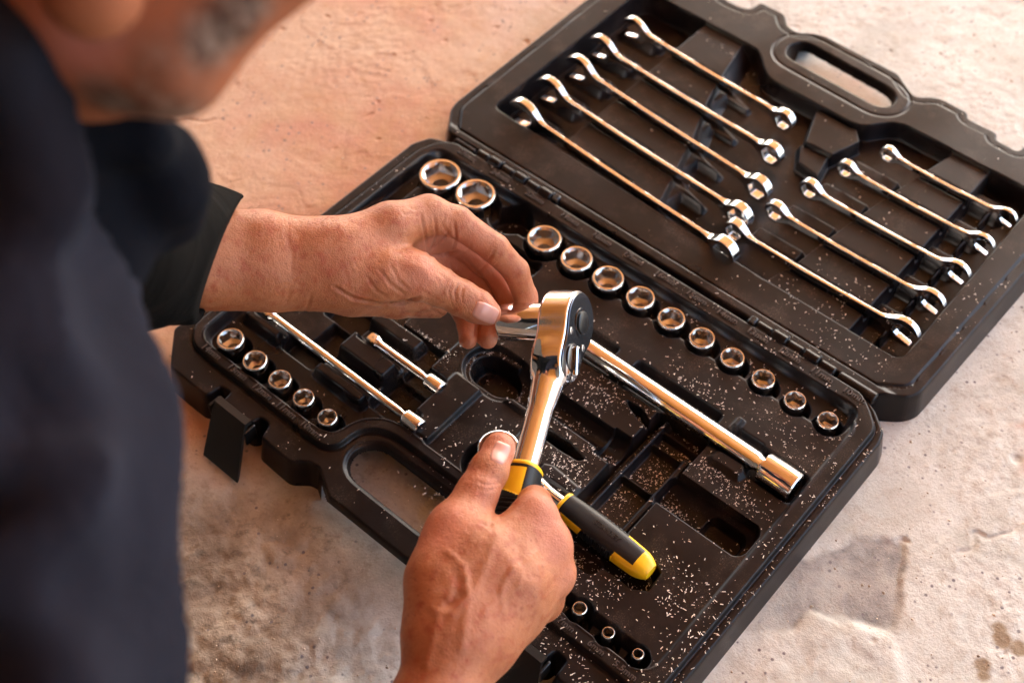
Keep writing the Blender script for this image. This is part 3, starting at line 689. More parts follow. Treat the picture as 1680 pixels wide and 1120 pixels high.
# ================================================================== extension bars
def bar(label, p0, p1, r, rs, ls, sq, name='extension_bar'):
    p0 = np.array(p0, float); p1 = np.array(p1, float); L = np.linalg.norm(p1 - p0); u = (p1 - p0) / L
    t = thing(name, label, 'extension bar', tuple(p0), Matrix.Rotation(math.atan2(u[1], u[0]), 4, 'Z').to_quaternion() @ Matrix.Rotation(-math.asin(u[2]), 4, 'Y').to_quaternion(), 'chrome extension bars in the case')
    s = sq
    v, f = box(0, s * 2.1, -s, s, -s, s, .8); mk('drive_square', v, f, CHROME, t)
    v, f = lathe([(.2, 0), (s * .3, .1), (s * .42, -s * .2)][::-1], 16); mk('detent_ball', [(x + s * 1.1, y, z + s * 1.02) for x, y, z in v], f, STEEL, t)
    a = s * 2.1
    v, f = lathe([(s * .9, a - .2), (s * 1.25, a + 1), (r, a + 3.5), (r, L - ls - 5), (r * .86, L - ls - 3), (r * .8, L - ls - 1.0), (rs * .85, L - ls + .8), (rs * .86, L - ls + 1)], 48, 'x'); mk('shaft', v, f, CHROME, t)
    n = 48; q = rs * .56
    rows = [('c', rs * .86, L - ls + .9), ('c', rs - .3, L - ls + 1.5), ('c', rs, L - ls + 2.4), ('c', rs, L - 1), ('c', rs - .8, L), ('c', q * 1.42, L), ('s', q, L - .8), ('s', q, L - ls * .6)]
    V, F = [], []
    for k, rr, h in rows:
        for i in range(n):
            th = 2 * math.pi * i / n; g = rr if k == 'c' else min(rr / max(abs(math.cos(th)), abs(math.sin(th))), rr * 1.36)
            V.append((h, g * math.cos(th), g * math.sin(th)))
    for k in range(len(rows) - 1):
        for i in range(n): F.append((k * n + i, k * n + (i + 1) % n, (k + 1) * n + (i + 1) % n, (k + 1) * n + i))
    F.append(tuple(range((len(rows) - 1) * n, len(rows) * n)))
    mk('socket_end', V, F, CHROME, t)
    return t
bar('slim chrome extension bar beside the five front left sockets', (-196, -241, 30), (-25, -241.5, 29), 3.4, 6.6, 17, 4.2)
bar('shortest chrome extension bar, lying between two raised blocks', (-114, -205.5, 29), (-37, -205.5, 28), 3.3, 6.4, 16, 4.0)
bar('thick long chrome bar running from the held ratchet to the right edge', (-34, -104, 31), (214, -104.5, 30), 7.6, 11.6, 29, 6.2)
t = thing('drive_adapter', 'small chrome drive adapter in the dark bed behind the wrist', 'adapter', (-172, -83, 20), None)
v, f = lathe([(6, 0), (8, 1), (8, 12), (6.5, 14), (5, 15)], 32); mk('body', v, f, CHROME, t); v, f = box(-4, 4, -4, 4, 14.5, 22, .6); mk('drive_square', v, f, CHROME, t)
# ================================================================== ratchets
def grip(t, x0, L, r, off=(0, 0), flat=.86, textsize=5.2, flip=1):
    nx, na = int(L / .5), 160
    xs = np.linspace(0, L, nx); th = np.linspace(0, 2 * np.pi, na, endpoint=False)
    X, T = np.meshgrid(xs, th, indexing='ij')
    u = X / L
    rr = r * (.80 + .22 * np.sin(np.pi * np.clip(u * .92 + .04, 0, 1))**.7); rr = rr * np.where(u > .86, np.sqrt(np.clip(1 - ((u - .86) / .155)**2 * .75, .05, 1)), 1)
    rr *= np.where(X < 1.2, .93 + .07 * X / 1.2, 1)
    c, s = np.cos(T), np.sin(T); ex = 2.6
    k = (np.abs(c)**ex + np.abs(s)**ex)**(-1 / ex)
    side = np.abs(((T + np.pi / 2 * 1) % np.pi) - np.pi / 2) / (np.pi / 2)          # 0 on the flanks, 1 on top and bottom
    sd_ = np.abs(s)                                          # 1 on +z/-z
    yel = (X < 2.6)
    panel = (X > 5) & (X < 23 + 3 * s) & (np.abs(c) > .55) & (np.abs(s) < .56)
    cap = (X > L * .86 + 3.5 * 0) | ((X > L * .70 - 4 * np.abs(c)) & (np.abs(c) > .60) & (np.abs(s) < .75))
    ribs = (X > 27) & (X < L * .68) & (np.abs(s) < .55) & (np.abs(c) > .5)
    rr = rr + np.where(panel, -.25, 0) + np.where(ribs, .35 * np.sign(np.sin(X * 2 * np.pi / 3.4)), 0) + np.where(yel, .25, 0)
    V = np.stack([x0 + X, off[0] + rr * k * c, off[1] + rr * k * s * flat], -1).reshape(-1, 3)
    i = np.arange(nx * na).reshape(nx, na); Q = np.stack([i[:-1], np.roll(i[:-1], -1, 1), np.roll(i[1:], -1, 1), i[1:]], -1).reshape(-1, 4)
    cen = lambda a: (a[:-1]).reshape(-1)
    K = np.where(cen(panel), 1, np.where(cen(cap), 2, np.where(cen(yel), 3, 0)))
    for kk, (nm, m) in enumerate((('grip', RUBBER), ('grip_panel', YELLOW), ('end_cap', YELLOW), ('grip_collar', YELLOW))):
        if nm == 'grip_panel':
            for sgn in (1, -1):
                cc = V[Q].mean(1)[:, 1] - off[0]; q = Q[(K == kk) & (cc * sgn > 0)]; u_, inv = np.unique(q, return_inverse=True); mk(nm, V[u_], inv.reshape(q.shape), m, t)
        else:
            q = Q[K == kk]; u_, inv = np.unique(q, return_inverse=True); mk(nm, V[u_], inv.reshape(q.shape), m, t)
    v, f = lathe([(.1, x0 + L - .2), (r * .5, x0 + L - .25), (r * .505, x0 + L - .9)], 24, 'x', False)
    mk('end_plug', [(a, b + off[0], c_ * flat + off[1]) for a, b, c_ in v], f, YELLOW, t)
    v, f = lathe([(r * .5, x0 + .6), (r * .80, x0 + .3)], 24, 'x', False); mk('collar_face', [(a, b + off[0], c_ * flat + off[1]) for a, b, c_ in v], f, YELLOW, t)
    me = text_mesh('STANLEY', textsize, .5)
    for vv in me.vertices:
        x, y, z = [q * 1000 for q in vv.co]; R0 = r * 1.0; a = y / R0 * flip
        rr_ = R0 * (abs(math.cos(a))**ex + abs(math.sin(a))**ex)**(-1 / ex) + .1 + (z if z > 0 else -.6)
        vv.co = ((x0 + L * .50 + x) * .001, (off[0] + math.sin(a) * rr_) * .001, (off[1] + math.cos(a) * rr_ * flat) * .001)
    obj('raised_lettering', me, BLACKP, t)
def ratchet(label, loc, quat, k, sL, gL, gr, cat='ratchet', ps=1):
    t = thing('ratchet', label, cat, loc, quat)
    Rh, Th = 20 * k, (10.0 if k > 1 else 11.5) * k; sr = 7.9 * k if k > 1 else 6.6 * k
    def head2(x, y):
        d = np.hypot(x, y) - Rh
        q = np.stack([x, y], -1)
        tail = np.hypot(x - 27 * k, y) - 14.5 * k
        return smin(d, tail, 14 * k)
    def f(P):
        x, y, z = P.T
        d = head2(x, y); a = np.abs(z) - Th; kk = 2.2
        e = np.minimum(np.maximum(d + kk, a + kk), 0) + np.hypot(np.maximum(d + kk, 0), np.maximum(a + kk, 0)) - kk
        nk = np.maximum(0, x - 34 * k)
        neck = cone(P, (26 * k, 0, -1), (54 * k, 0, -1), 13.5 * k, sr)
        st = cone(P, (48 * k, 0, -1), (sL + 4, 0, -1), sr, sr * 1.05)
        return smin(smin(e, neck, 5 * k), st, 4 * k)
    V, Q, N = surfnet(f, (-Rh - 3, -Rh - 3, -Th - 5), (sL + 14, Rh + 3, Th + 5), .8)
    def key(C): return np.where(C[:, 0] < 40 * k, 0, 1)
    split_mesh([('head', CHROME), ('shaft', CHROME)], key, V, Q, N, t)
    # cover plate on +z with button, selector and screws
    n = 72; out = []
    for i in range(n):
        th = 2 * math.pi * i / n; lo_, hi_ = 1., 60. * k
        for _ in range(24):
            m_ = (lo_ + hi_) / 2; v = head2(np.array([m_ * math.cos(th)]), np.array([m_ * math.sin(th)]))[0]
            if v < -1.2 * k: lo_ = m_
            else: hi_ = m_
        out.append((lo_ * math.cos(th), lo_ * math.sin(th)))
    Vp = [(x, y, Th - .5) for x, y in out] + [(x, y, Th + .9) for x, y in out] + [(x * .975, y * .975, Th + 1.3) for x, y in out]
    Fp = [(a * n + i, a * n + (i + 1) % n, (a + 1) * n + (i + 1) % n, (a + 1) * n + i) for a in (0, 1) for i in range(n)] + [tuple(range(2 * n, 3 * n))]
    Vp = [(x, y, z * ps) for x, y, z in Vp]; pl = mk('cover_plate', Vp, Fp, DARKST, t)
    zt = Th + 1.2
    def disc(nm, x, y, prof, m, par=t):
        v, f_ = lathe(prof, 28); return mk(nm, [(a + x, b + y, c * ps) for a, b, c in v], f_, m, par)
    disc('release_surround', 0, 0, [(9.5 * k, zt - .1), (9.3 * k, zt + .7), (7.6 * k, zt + .8)], DARKST)
    disc('release_button', 0, 0, [(7.2 * k, zt), (7.2 * k, zt + 1.6), (6.2 * k, zt + 2.4), (2 * k, zt + 2.7)], BLACKP)
    disc('selector_dial', 25 * k, 0, [(9.0 * k, zt), (9.0 * k, zt + 1.2), (8 * k, zt + 1.8)], DARKST)
    v, f_ = box(18 * k, 36 * k, -2.4 * k, 2.4 * k, zt + 1.2, zt + 5, .9); a_ = R_(28)
    v = [((x - 25 * k) * math.cos(a_) - y * math.sin(a_) + 25 * k, (x - 25 * k) * math.sin(a_) + y * math.cos(a_), z) for x, y, z in v]
    mk('selector_lever', [(x, y, z * ps) for x, y, z in v], f_, CHROME, t)
    for sx, sy in ((12 * k, -10.5 * k), (12 * k, 10.5 * k), (35 * k, 7 * k)):
        disc('screw', sx, sy, [(2.3 * k, zt), (2.3 * k, zt + .5), (1.9 * k, zt + .7), (1.0 * k, zt + .7), (.9 * k, zt + .2)], STEEL)
    v, f_ = box(-6.3 * k, 6.3 * k, -6.3 * k, 6.3 * k, -Th - 13 * k, -Th + .5, .8); mk('drive_square', [(x, y, z * ps) for x, y, z in v], f_, CHROME, t)
    grip(t, sL, gL, gr)
    return t
def frame_quat(x, z):
    x = np.asarray(x, float); x /= np.linalg.norm(x); z = np.asarray(z, float); z = z - (z @ x) * x; z /= np.linalg.norm(z); y = np.cross(z, x)
    return Matrix([[x[i], y[i], z[i]] for i in range(3)]).to_quaternion()
def c2w(v): return CR * v[0] + CU * v[1] + CF * v[2]
H_HEAD = at(927, 529, 868); H_AX = c2w((-.246, -.857, -.45)); H_AX /= np.linalg.norm(H_AX); S_AX = c2w((-.89, .02, .45)); S_AX -= (S_AX @ H_AX) * H_AX; S_AX /= np.linalg.norm(S_AX)
ratchet('big chrome ratchet held in both hands, its black and yellow grip in the fist', tuple(H_HEAD), frame_quat(H_AX, -S_AX), 1.08, 107, 102, 13.6)
hd2 = onz(818, 744, 33); ge = np.array([176, -226., 31.]); ax2 = ge - hd2; L2 = np.linalg.norm(ax2)
ratchet('smaller chrome ratchet lying in the tray with its black and yellow grip towards the right', tuple(hd2), frame_quat(ax2, (0, 0, 1)), .78, L2 - 80, 80, 10.7, ps=-1)
a, b = socket_meshes(13.0, 35, plain=True)
q = frame_quat(np.cross(S_AX, H_AX), S_AX)
p0 = H_HEAD + S_AX * 11.6
t = thing('socket', 'deep chrome socket pinched between thumb and finger on the held ratchet', 'socket', tuple(p0), q)
mk('body', *a, CHROME, t); mk('bore', *b, BORE, t)
# ================================================================== wood chips
def chips(n, gen, name, label, s0=1.0):
    V, F = [], []
    tries = 0; k = 0
    while k < n and tries < n * 6:
        tries += 1; x, y = gen(); z, sl = height(x, y)
        if z < 1 or sl > .5: continue
        L = s0 * random.choice((.2, .2, .22, .25, .3, .3, .4, .5, .7, .9, 1.15, 1.35)) * random.uniform(.7, 1.3); w = min(s0 * random.uniform(.22, .5), L * .85); hh = w * .6; a = random.uniform(0, math.pi); b = random.uniform(-.4, .4)
        ca, sa = math.cos(a), math.sin(a); z0 = z + .05 + random.random() * .3
        i0 = len(V)
        for (dx, dy, dz) in ((-L, -w, 0), (L, -w * .5, 0), (L * .9, w, 0), (-L * .7, w * .8, 0), (-L * .6, 0, hh), (L * .6, w * .3, hh * 1.2)):
            V.append((x + dx * ca - dy * sa, y + dx * sa + dy * ca, z0 + dz + dx * b * .5))
        F += [tuple(i0 + q for q in t_) for t_ in ((0, 1, 5, 4), (1, 2, 5), (2, 3, 4, 5), (3, 0, 4), (0, 3, 2, 1))]
        k += 1
    o = mk(name, V, F, CHIP, None, smooth=False); tag(o, label, 'wood chips', kind='stuff'); return o
def CL_N(x, y): return noise2(np.array([x + 900.]), np.array([y + 900.]), 34, 77, 3)[0]
def g_uni():
    while True:
        x = random.uniform(-236, 238); y = random.uniform(-322, 330)
        dens = .05 + .95 * sstep(-60, 200, x) if y < 2 else .01 + .28 * sstep(-20, 200, x) * sstep(260, 20, y)
        dens *= .15 + 1.9 * float(sstep(.42, .66, CL_N(x, y)))
        if random.random() < dens: return x, y
PILES = [(90, -124, 5, 3), (86, -172, 5, 3), (128, -148, 6, 7), (122, -158, 8, 5), (125, -190, 7, 12), (118, -182, 6, 6), (106, -130, 2, 12), (160, -131, 9, 4), (165, -127, 10, 3), (95, -168, 4, 3), (72, -195, 12, 5), (85, -197, 10, 6), (-95, -177, 14, 3), (-78, -176, 10, 2),
         (-19, -147, 16, 3), (4, -160, 3, 10), (-38, -160, 3, 10), (208, -44, 3, 5), (-60, -178, 6, 6), (-100, 262, 22, 4), (-84, 259, 6, 4), (40, -169, 8, 2), (180, -140, 25, 4), (60, -128, 14, 8), (200, -75, 8, 18), (168, -70, 22, 8), (190, -135, 12, 6), (150, -165, 5, 5), (158, -168, 10, 3), (120, -244, 8, 6), (134, -120, 4, 4)]
def g_pile():
    c = random.choice(PILES); return random.gauss(c[0], c[2]), random.gauss(c[1], c[3])
chips(2900, g_uni, 'wood_chips', 'fine pale wood shavings sprinkled over the plastic of the case', .92)
chips(1300, g_pile, 'wood_chips', 'little heaps of pale wood shavings gathered in the recesses of the tray', .72)
# loose grit on the floor
def grit(n):
    V, F = [], []; r = random.Random(9)
    for _ in range(n):
        px_, py_ = r.uniform(-20, 1700), r.uniform(-20, 1140); p = onz(px_, py_, 0)
        if -250 < p[0] < 250 and -350 < p[1] < 350: continue
        if float(noise2(np.array([p[0] + 2000]), np.array([p[1] + 2000]), 90, 41, 3)[0]) < r.uniform(.3, .75): continue
        z = float(ground_h(np.array([p[0]]), np.array([p[1]]))[0]); s = r.choice((.35, .45, .5, .6, .8, 1.2)) * r.uniform(.7, 1.3); b = len(V)
        for a in range(6):
            t_ = a * math.pi / 3 + r.uniform(-.3, .3); V.append((p[0] + math.cos(t_) * s * r.uniform(.7, 1.2), p[1] + math.sin(t_) * s * r.uniform(.6, 1.1), z - .1))
        V.append((p[0] + r.uniform(-.3, .3) * s, p[1] + r.uniform(-.3, .3) * s, z + s * r.uniform(.5, .9)))
        F += [(b + a, b + (a + 1) % 6, b + 6) for a in range(6)]
    def bg(nn, p): a = tex(nn, 90, 2, .5); nn.links.new(ramp(nn, a.outputs[0], [(.3, (.16, .13, .10)), (.5, (.52, .42, .30)), (.62, (.72, .64, .50))]).outputs[0], p.inputs['Base Color'])
    o = mk('grit', V, F, mat('grit', (.5, .4, .3), .85, build=bg), smooth=False); tag(o, 'loose sandy grit and crumbs strewn over the worn floor', kind='stuff')
grit(3600)
#PART4
# ================================================================== the person
def J(t): return at(*t[:3])
class Chain:                                               # tapered limb through (px, py, depth, radius) joints
    def __init__(s, pts, k=3.0): s.p = [(at(*q[:3]), q[3]) for q in pts]; s.k = k
    def __call__(s, P):
        d = None
        for (a, ra), (b, rb) in zip(s.p[:-1], s.p[1:]):
            e = cone(P, a, b, ra, rb); d = e if d is None else smin(d, e, s.k)
        return d
def group_sdf(items, lo, hi, pad=14):
    def f(P):
        d = None
        for ch, k in items:
            e = ch(P); d = e if d is None else smin(d, e, k)
        return d
    return f
def bounds(chains, pad):
    A = np.array([a for c in chains for a, r in c.p]); r = max(r for c in chains for a, r in c.p)
    return A.min(0) - pad - r, A.max(0) + pad + r
def seg_d(p, a, b):
    a = np.array(a, float); b = np.array(b, float); ab = b - a
    t = np.clip(((p - a) @ ab) / (ab @ ab), 0, 1); return np.linalg.norm(p - a - t[:, None] * ab, axis=1)
def sculpt(V, N, creases, bulges, f):
    px = pxof(V); vis = (N @ -CF) > -.1
    disp = np.zeros(len(V)); creases = [(a, b * 1.35, c) for a, b, c in creases]
    for pts, depth, w in creases:
        d = np.full(len(V), 1e9)
        for a, b in zip(pts[:-1], pts[1:]): d = np.minimum(d, seg_d(px, a, b))
        e0 = np.minimum(np.linalg.norm(px - np.array(pts[0]), axis=1), np.linalg.norm(px - np.array(pts[-1]), axis=1))
        fade = np.clip(e0 / 9, .25, 1)
        disp -= depth * fade * np.exp(-(d / w)**2) * vis
        disp += depth * .35 * fade * np.exp(-((d - w * 2.1) / (w * 1.1))**2) * vis
    for pts, hgt, w in bulges:
        d = np.full(len(V), 1e9)
        for a, b in zip(pts[:-1], pts[1:]): d = np.minimum(d, seg_d(px, a, b))
        disp += hgt * np.exp(-(d / w)**2) * vis
    return V + N * disp[:, None]
def renorm(V, Q):
    n = np.cross(V[Q[:, 2]] - V[Q[:, 0]], V[Q[:, 3]] - V[Q[:, 1]]); out = np.zeros_like(V)
    for k in range(4): np.add.at(out, Q[:, k], n)
    return out / (np.linalg.norm(out, axis=1)[:, None] + 1e-9)
def nail(f, cx, cy, ax_px, ang, wpx, lpx, D0, par):
    nu, nv = 17, 21; V = []
    ca, sa = math.cos(ang), math.sin(ang)
    for i in range(nu):
        for j in range(nv):
            u = (i / (nu - 1) * 2 - 1); v = (j / (nv - 1) * 2 - 1)
            uu = u * math.sqrt(max(0, 1 - abs(v)**3.2 * .55)); x = cx + (ca * v * lpx - sa * uu * wpx); y = cy + (sa * v * lpx + ca * uu * wpx)
            o = CAM; d = at(x, y, 1000) - CAM; d /= np.linalg.norm(d); t = (D0 - 60) * 1.0
            p = o + d * t
            for _ in range(60):
                s = f(p[None])[0]; p = p + d * s
                if s < .02: break
            G = np.array([f((p + e)[None])[0] - f((p - e)[None])[0] for e in np.eye(3) * .3]); G /= np.linalg.norm(G)
            edge = max(abs(u), abs(v)); lift_ = .55 - 1.3 * max(0, edge - .82) / .18 * .6
            V.append(p + G * lift_)
    F = [(i * nv + j, (i + 1) * nv + j, (i + 1) * nv + j + 1, i * nv + j + 1) for i in range(nu - 1) for j in range(nv - 1)]
    V = np.array(V); F = np.array(F)
    n = np.cross(V[F[0][1]] - V[F[0][0]], V[F[0][3]] - V[F[0][0]])
    if n @ CF > 0: F = F[:, ::-1]
    return mk('fingernail', V, F, NAIL, par)
PERSON = thing('person', 'person in navy jacket leaning in from the left, holding the ratchet in both hands', 'person', (0, 0, 0))
# ---- left hand of the picture: thumb in front, fingers behind the socket
LH = dict(
    fore=Chain([(330, 400, 812, 23), (430, 402, 826, 21.5), (520, 412, 834, 20.5), (560, 416, 838, 20)], 6),
    fore2=Chain([(330, 440, 812, 24), (430, 440, 826, 22.5), (520, 446, 836, 20.5), (575, 452, 842, 19)], 6),
    fore3=Chain([(330, 452, 825, 22), (450, 458, 838, 20), (560, 466, 850, 17)], 6),
    m1=Chain([(560, 404, 838, 18), (640, 372, 850, 15.5), (703, 352, 866, 13.0)], 6),
    m2=Chain([(555, 420, 850, 19), (640, 395, 872, 15.5), (712, 372, 893, 13.0)], 6),
    m3=Chain([(560, 440, 858, 18), (650, 425, 885, 15.5), (712, 408, 912, 12.5)], 6),
    m4=Chain([(560, 462, 855, 17), (640, 468, 882, 14), (700, 450, 912, 11.5)], 6),
    th=Chain([(560, 455, 838, 19), (625, 450, 842, 18.5), (682, 452, 846, 15.5)], 6),
    th2=Chain([(672, 449, 846, 15.2), (720, 470, 854, 12.6), (757, 489, 859, 11.6), (784, 503, 862, 10.8), (801, 513, 865, 8.6)], 4),
    idx=Chain([(703, 352, 866, 12.6), (750, 364, 872, 10.6), (812, 408, 884, 9.9), (846, 444, 898, 9.0), (862, 486, 909, 8.2), (866, 506, 911, 7.6)], 3),
    mid=Chain([(712, 376, 893, 12), (765, 405, 915, 10.2), (815, 448, 928, 9.4), (838, 490, 925, 8.8), (838, 530, 915, 8.0), (838, 541, 913, 7.4)], 3),
    ring=Chain([(712, 412, 912, 11.5), (760, 440, 932, 9.8), (797, 478, 938, 9.0), (806, 520, 928, 8.4), (800, 556, 915, 7.0)], 3),
    pin=Chain([(702, 448, 912, 11), (735, 478, 930, 9.2), (760, 510, 932, 8.2), (769, 535, 925, 7.8), (768, 557, 915, 6.6)], 3),
    heel=Chain([(585, 480, 856, 15), (650, 492, 872, 12), (715, 500, 905, 9.5)], 5))
f_l_palm = group_sdf([(LH[k], 10) for k in ('fore', 'fore2', 'fore3', 'm1', 'm2', 'm3', 'm4', 'th', 'heel')], 0, 0)
def f_left(P):
    d = f_l_palm(P)
    d = smin(d, LH['th2'](P), 6)
    fi = LH['idx'](P); fm = LH['mid'](P); fr = LH['ring'](P); fp = LH['pin'](P)
    fing = smin(smin(fi, fm, 1.2), smin(fr, fp, 1.0), 1.2)
    return smin(d, fing, 4.5)
lo, hi = bounds(list(LH.values()), 8)
V1, Q1, N1 = surfnet(f_left, lo, hi, 1.35)
CL = [([(762, 470), (757, 480), (759, 492)], .55, 1.6), ([(752, 466), (746, 478), (748, 494)], .6, 1.7), ([(742, 464), (736, 477), (739, 492)], .45, 1.6), ([(733, 464), (729, 474)], .35, 1.5), ([(770, 474), (767, 484)], .3, 1.5),
      ([(548, 470), (580, 490), (620, 498), (655, 497), (688, 488)], 1.1, 2.2), ([(620, 440), (640, 466), (665, 483)], .55, 2.2), ([(600, 450), (618, 478), (640, 490)], .4, 2), ([(640, 432), (655, 462), (672, 476)], .45, 2),
      ([(702, 418), (724, 418), (748, 412)], 1.0, 2.2), ([(690, 350), (696, 380), (702, 412)], .7, 2), ([(712, 352), (716, 385), (706, 412)], .6, 2), ([(724, 366), (736, 385), (750, 400)], .5, 1.8), ([(745, 362), (748, 392), (742, 410)], .6, 2), ([(735, 380), (720, 398), (704, 410)], .5, 1.8),
      ([(783, 448), (792, 440), (800, 432)], .6, 1.8), ([(764, 425), (790, 452), (800, 470)], .5, 2), ([(738, 432), (745, 445), (760, 455)], .6, 2), ([(812, 408), (806, 420), (800, 428)], .6, 2), ([(852, 446), (842, 456)], .5, 2),
      ([(525, 360), (528, 375)], .2, 2), ([(512, 480), (505, 500), (500, 515)], .4, 2.5), ([(478, 470), (470, 495)], .3, 3), ([(660, 512), (690, 514), (715, 508)], .6, 2), ([(700, 500), (716, 512), (730, 520)], .6, 2)]
r5 = random.Random(5)
CL += [([(706, 452), (716, 458), (724, 470)], .35, 1.5), ([(716, 446), (730, 456), (738, 466)], .3, 1.4), ([(690, 474), (702, 484), (716, 488)], .35, 1.6), ([(775, 395), (770, 408), (760, 416)], .4, 1.6), ([(822, 425), (812, 436), (806, 440)], .35, 1.5),
       ([(730, 350), (728, 362), (722, 372)], .35, 1.6), ([(655, 345), (665, 352), (676, 350)], .3, 2), ([(668, 338), (678, 344), (690, 342)], .3, 1.8), ([(470, 380), (480, 420), (478, 455)], .2, 3), ([(786, 470), (790, 480), (788, 488)], .25, 1.3)]
for k in range(34):
    x = r5.uniform(470, 560); y = r5.uniform(352, 420); CL.append(([(x, y - 10), (x + 2, y), (x + 1, y + 12)], .14, 1.2))
for k in range(26):
    x = r5.uniform(560, 680); y = 440 + (x - 560) * .12 + r5.uniform(-10, 20); CL.append(([(x, y - 14), (x + 5, y), (x + 12, y + 13)], .16, 1.3))
BL = [([(640, 420), (690, 440), (712, 458)], .9, 10), ([(420, 365), (560, 372)], .5, 14)]
V1 = sculpt(V1, N1, CL, BL, f_left)
# ---- right hand: a fist round the grip, back of the hand to the camera, thumb along the grip
def gp(t, dx=0, dy=0, dz=0): return H_HEAD + H_AX * t + c2w((dx, dy, dz))
RH = dict(
    fore=Chain([(682, 1290, 712, 25), (704, 1160, 722, 22.5), (738, 1050, 736, 21.5)], 6),
    fore2=Chain([(715, 1290, 722, 24), (728, 1160, 730, 19), (768, 1050, 742, 19)], 6),
    fore3=Chain([(700, 1290, 735, 24), (716, 1160, 742, 21), (752, 1055, 752, 19)], 6),
    a1=Chain([(735, 1040, 738, 21), (800, 925, 756, 16.5), (876, 845, 778, 13.2)], 8),
    a2=Chain([(760, 1040, 742, 20), (840, 955, 756, 17), (900, 893, 776, 13.4)], 8),
    a3=Chain([(785, 1045, 748, 19), (850, 985, 762, 15.5), (908, 942, 780, 12.6)], 8),
    a4=Chain([(800, 1050, 755, 17), (845, 1010, 772, 14.5), (890, 985, 790, 12.0)], 8),
    a0=Chain([(725, 1030, 742, 20), (722, 950, 750, 18.0), (742, 880, 764, 16.5)], 8),
    w=Chain([(745, 985, 748, 21), (775, 905, 758, 18)], 8),
    th=Chain([(722, 950, 752, 17.5), (752, 862, 768, 15.2), (783, 808, 780, 12.4), (802, 772, 788, 11.6), (818, 738, 797, 9.4), (820, 733, 798, 8.8)], 4),
    idx=Chain([(876, 845, 778, 13.0), (876, 826, 800, 11.0), (862, 834, 826, 10.0), (835, 858, 842, 9)], 3),
    mid=Chain([(900, 893, 776, 13.4), (900, 888, 808, 11.2), (872, 890, 830, 10), (835, 905, 838, 9)], 3),
    ring=Chain([(908, 942, 780, 12.6), (898, 940, 810, 10.8), (868, 945, 826, 9.6), (830, 950, 830, 8.6)], 3),
    pin=Chain([(890, 985, 790, 12), (880, 985, 812, 9.8), (850, 990, 822, 8.6), (820, 985, 822, 7.8)], 3))
f_r_palm = group_sdf([(RH[k], 14) for k in ('fore', 'fore2', 'fore3', 'a1', 'a2', 'a3', 'a4', 'a0', 'w')], 0, 0)
def f_right(P):
    d = smin(f_r_palm(P), RH['th'](P), 9)
    fing = smin(smin(RH['idx'](P), RH['mid'](P), 2.0), smin(RH['ring'](P), RH['pin'](P), 2.0), 2.0)
    d = smin(d, fing, 5)
    # the grip presses its own channel into the palm
    return smax(d, -(cone(P, gp(99), gp(216), 12.8, 12.8)), 2.0)
lo, hi = bounds(list(RH.values()), 8)
V2, Q2, N2 = surfnet(f_right, lo, hi, 1.4)
CRs = [([(782, 790), (800, 796), (822, 792)], .35, 1.8), ([(778, 798), (798, 804), (818, 800)], .3, 1.8), ([(788, 780), (808, 784), (828, 780)], .22, 1.6), ([(811, 856), (800, 862), (790, 858)], .8, 2.5), ([(812, 840), (804, 856), (806, 868)], .5, 2.5),
       ([(723, 990), (740, 990), (752, 978)], .9, 7), ([(745, 940), (752, 952), (748, 975)], .5, 6), ([(845, 900), (868, 940)], .5, 9), ([(810, 1000), (860, 970)], .25, 8)]
for k in range(48):
    x = r5.uniform(760, 900); y = r5.uniform(890, 1030); CRs.append(([(x, y), (x + 5, y - 9), (x + 14, y - 16)], .12, 1.6))
BR = [([(735, 905), (762, 930), (768, 975), (740, 1010)], .7, 5), ([(840, 930), (822, 965), (826, 1000)], .6, 4.5), ([(880, 905), (862, 925), (850, 960)], .5, 4.5), ([(757, 1060), (766, 1000), (790, 940), (815, 880)], .9, 8), ([(700, 1090), (716, 1020), (722, 990)], .8, 8), ([(795, 1010), (850, 930)], .5, 7), ([(690, 880), (740, 840)], .4, 10), ([(812, 880), (840, 850)], .5, 10)]
V2 = sculpt(V2, N2, CRs, BR, f_right)
# ---- head and neck, out of focus at the top left
def f_head(P):
    d = cone(P, at(60, -330, 430), at(330, -300, 430), 62, 60)
    d = smin(d, cone(P, at(120, 20, 430), at(262, 72, 415), 24, 19), 18)          # jaw
    d = smin(d, cone(P, at(262, 92, 415), at(288, 118, 412), 16, 11), 12)       # chin
    d = smin(d, cone(P, at(290, 105, 412), at(440, -60, 412), 11.5, 15), 14)
    d = smin(d, cone(P, at(180, -60, 430), at(380, -150, 425), 44, 30), 25)
    d = smin(d, cone(P, at(455, -95, 412), at(505, -60, 410), 8, 7), 8)          # nose
    d = smin(d, cone(P, at(372, 10, 404), at(395, 36, 404), 5.5, 4.5), 5)        # lips
    d = smin(d, cone(P, at(60, 60, 455), at(10, 260, 480), 40, 48), 20)           # neck
    ear = ellip(P, at(150, -20, 375), (15, 15, 15)); d = smin(d, smax(ear, -cone(P, at(170, -40, 352), at(165, 0, 352), 9, 6), 3), 5)
    return d
V3, Q3, N3 = surfnet(f_head, at(250, -60, 430) - 190, at(250, -60, 430) + 190, 4.0)
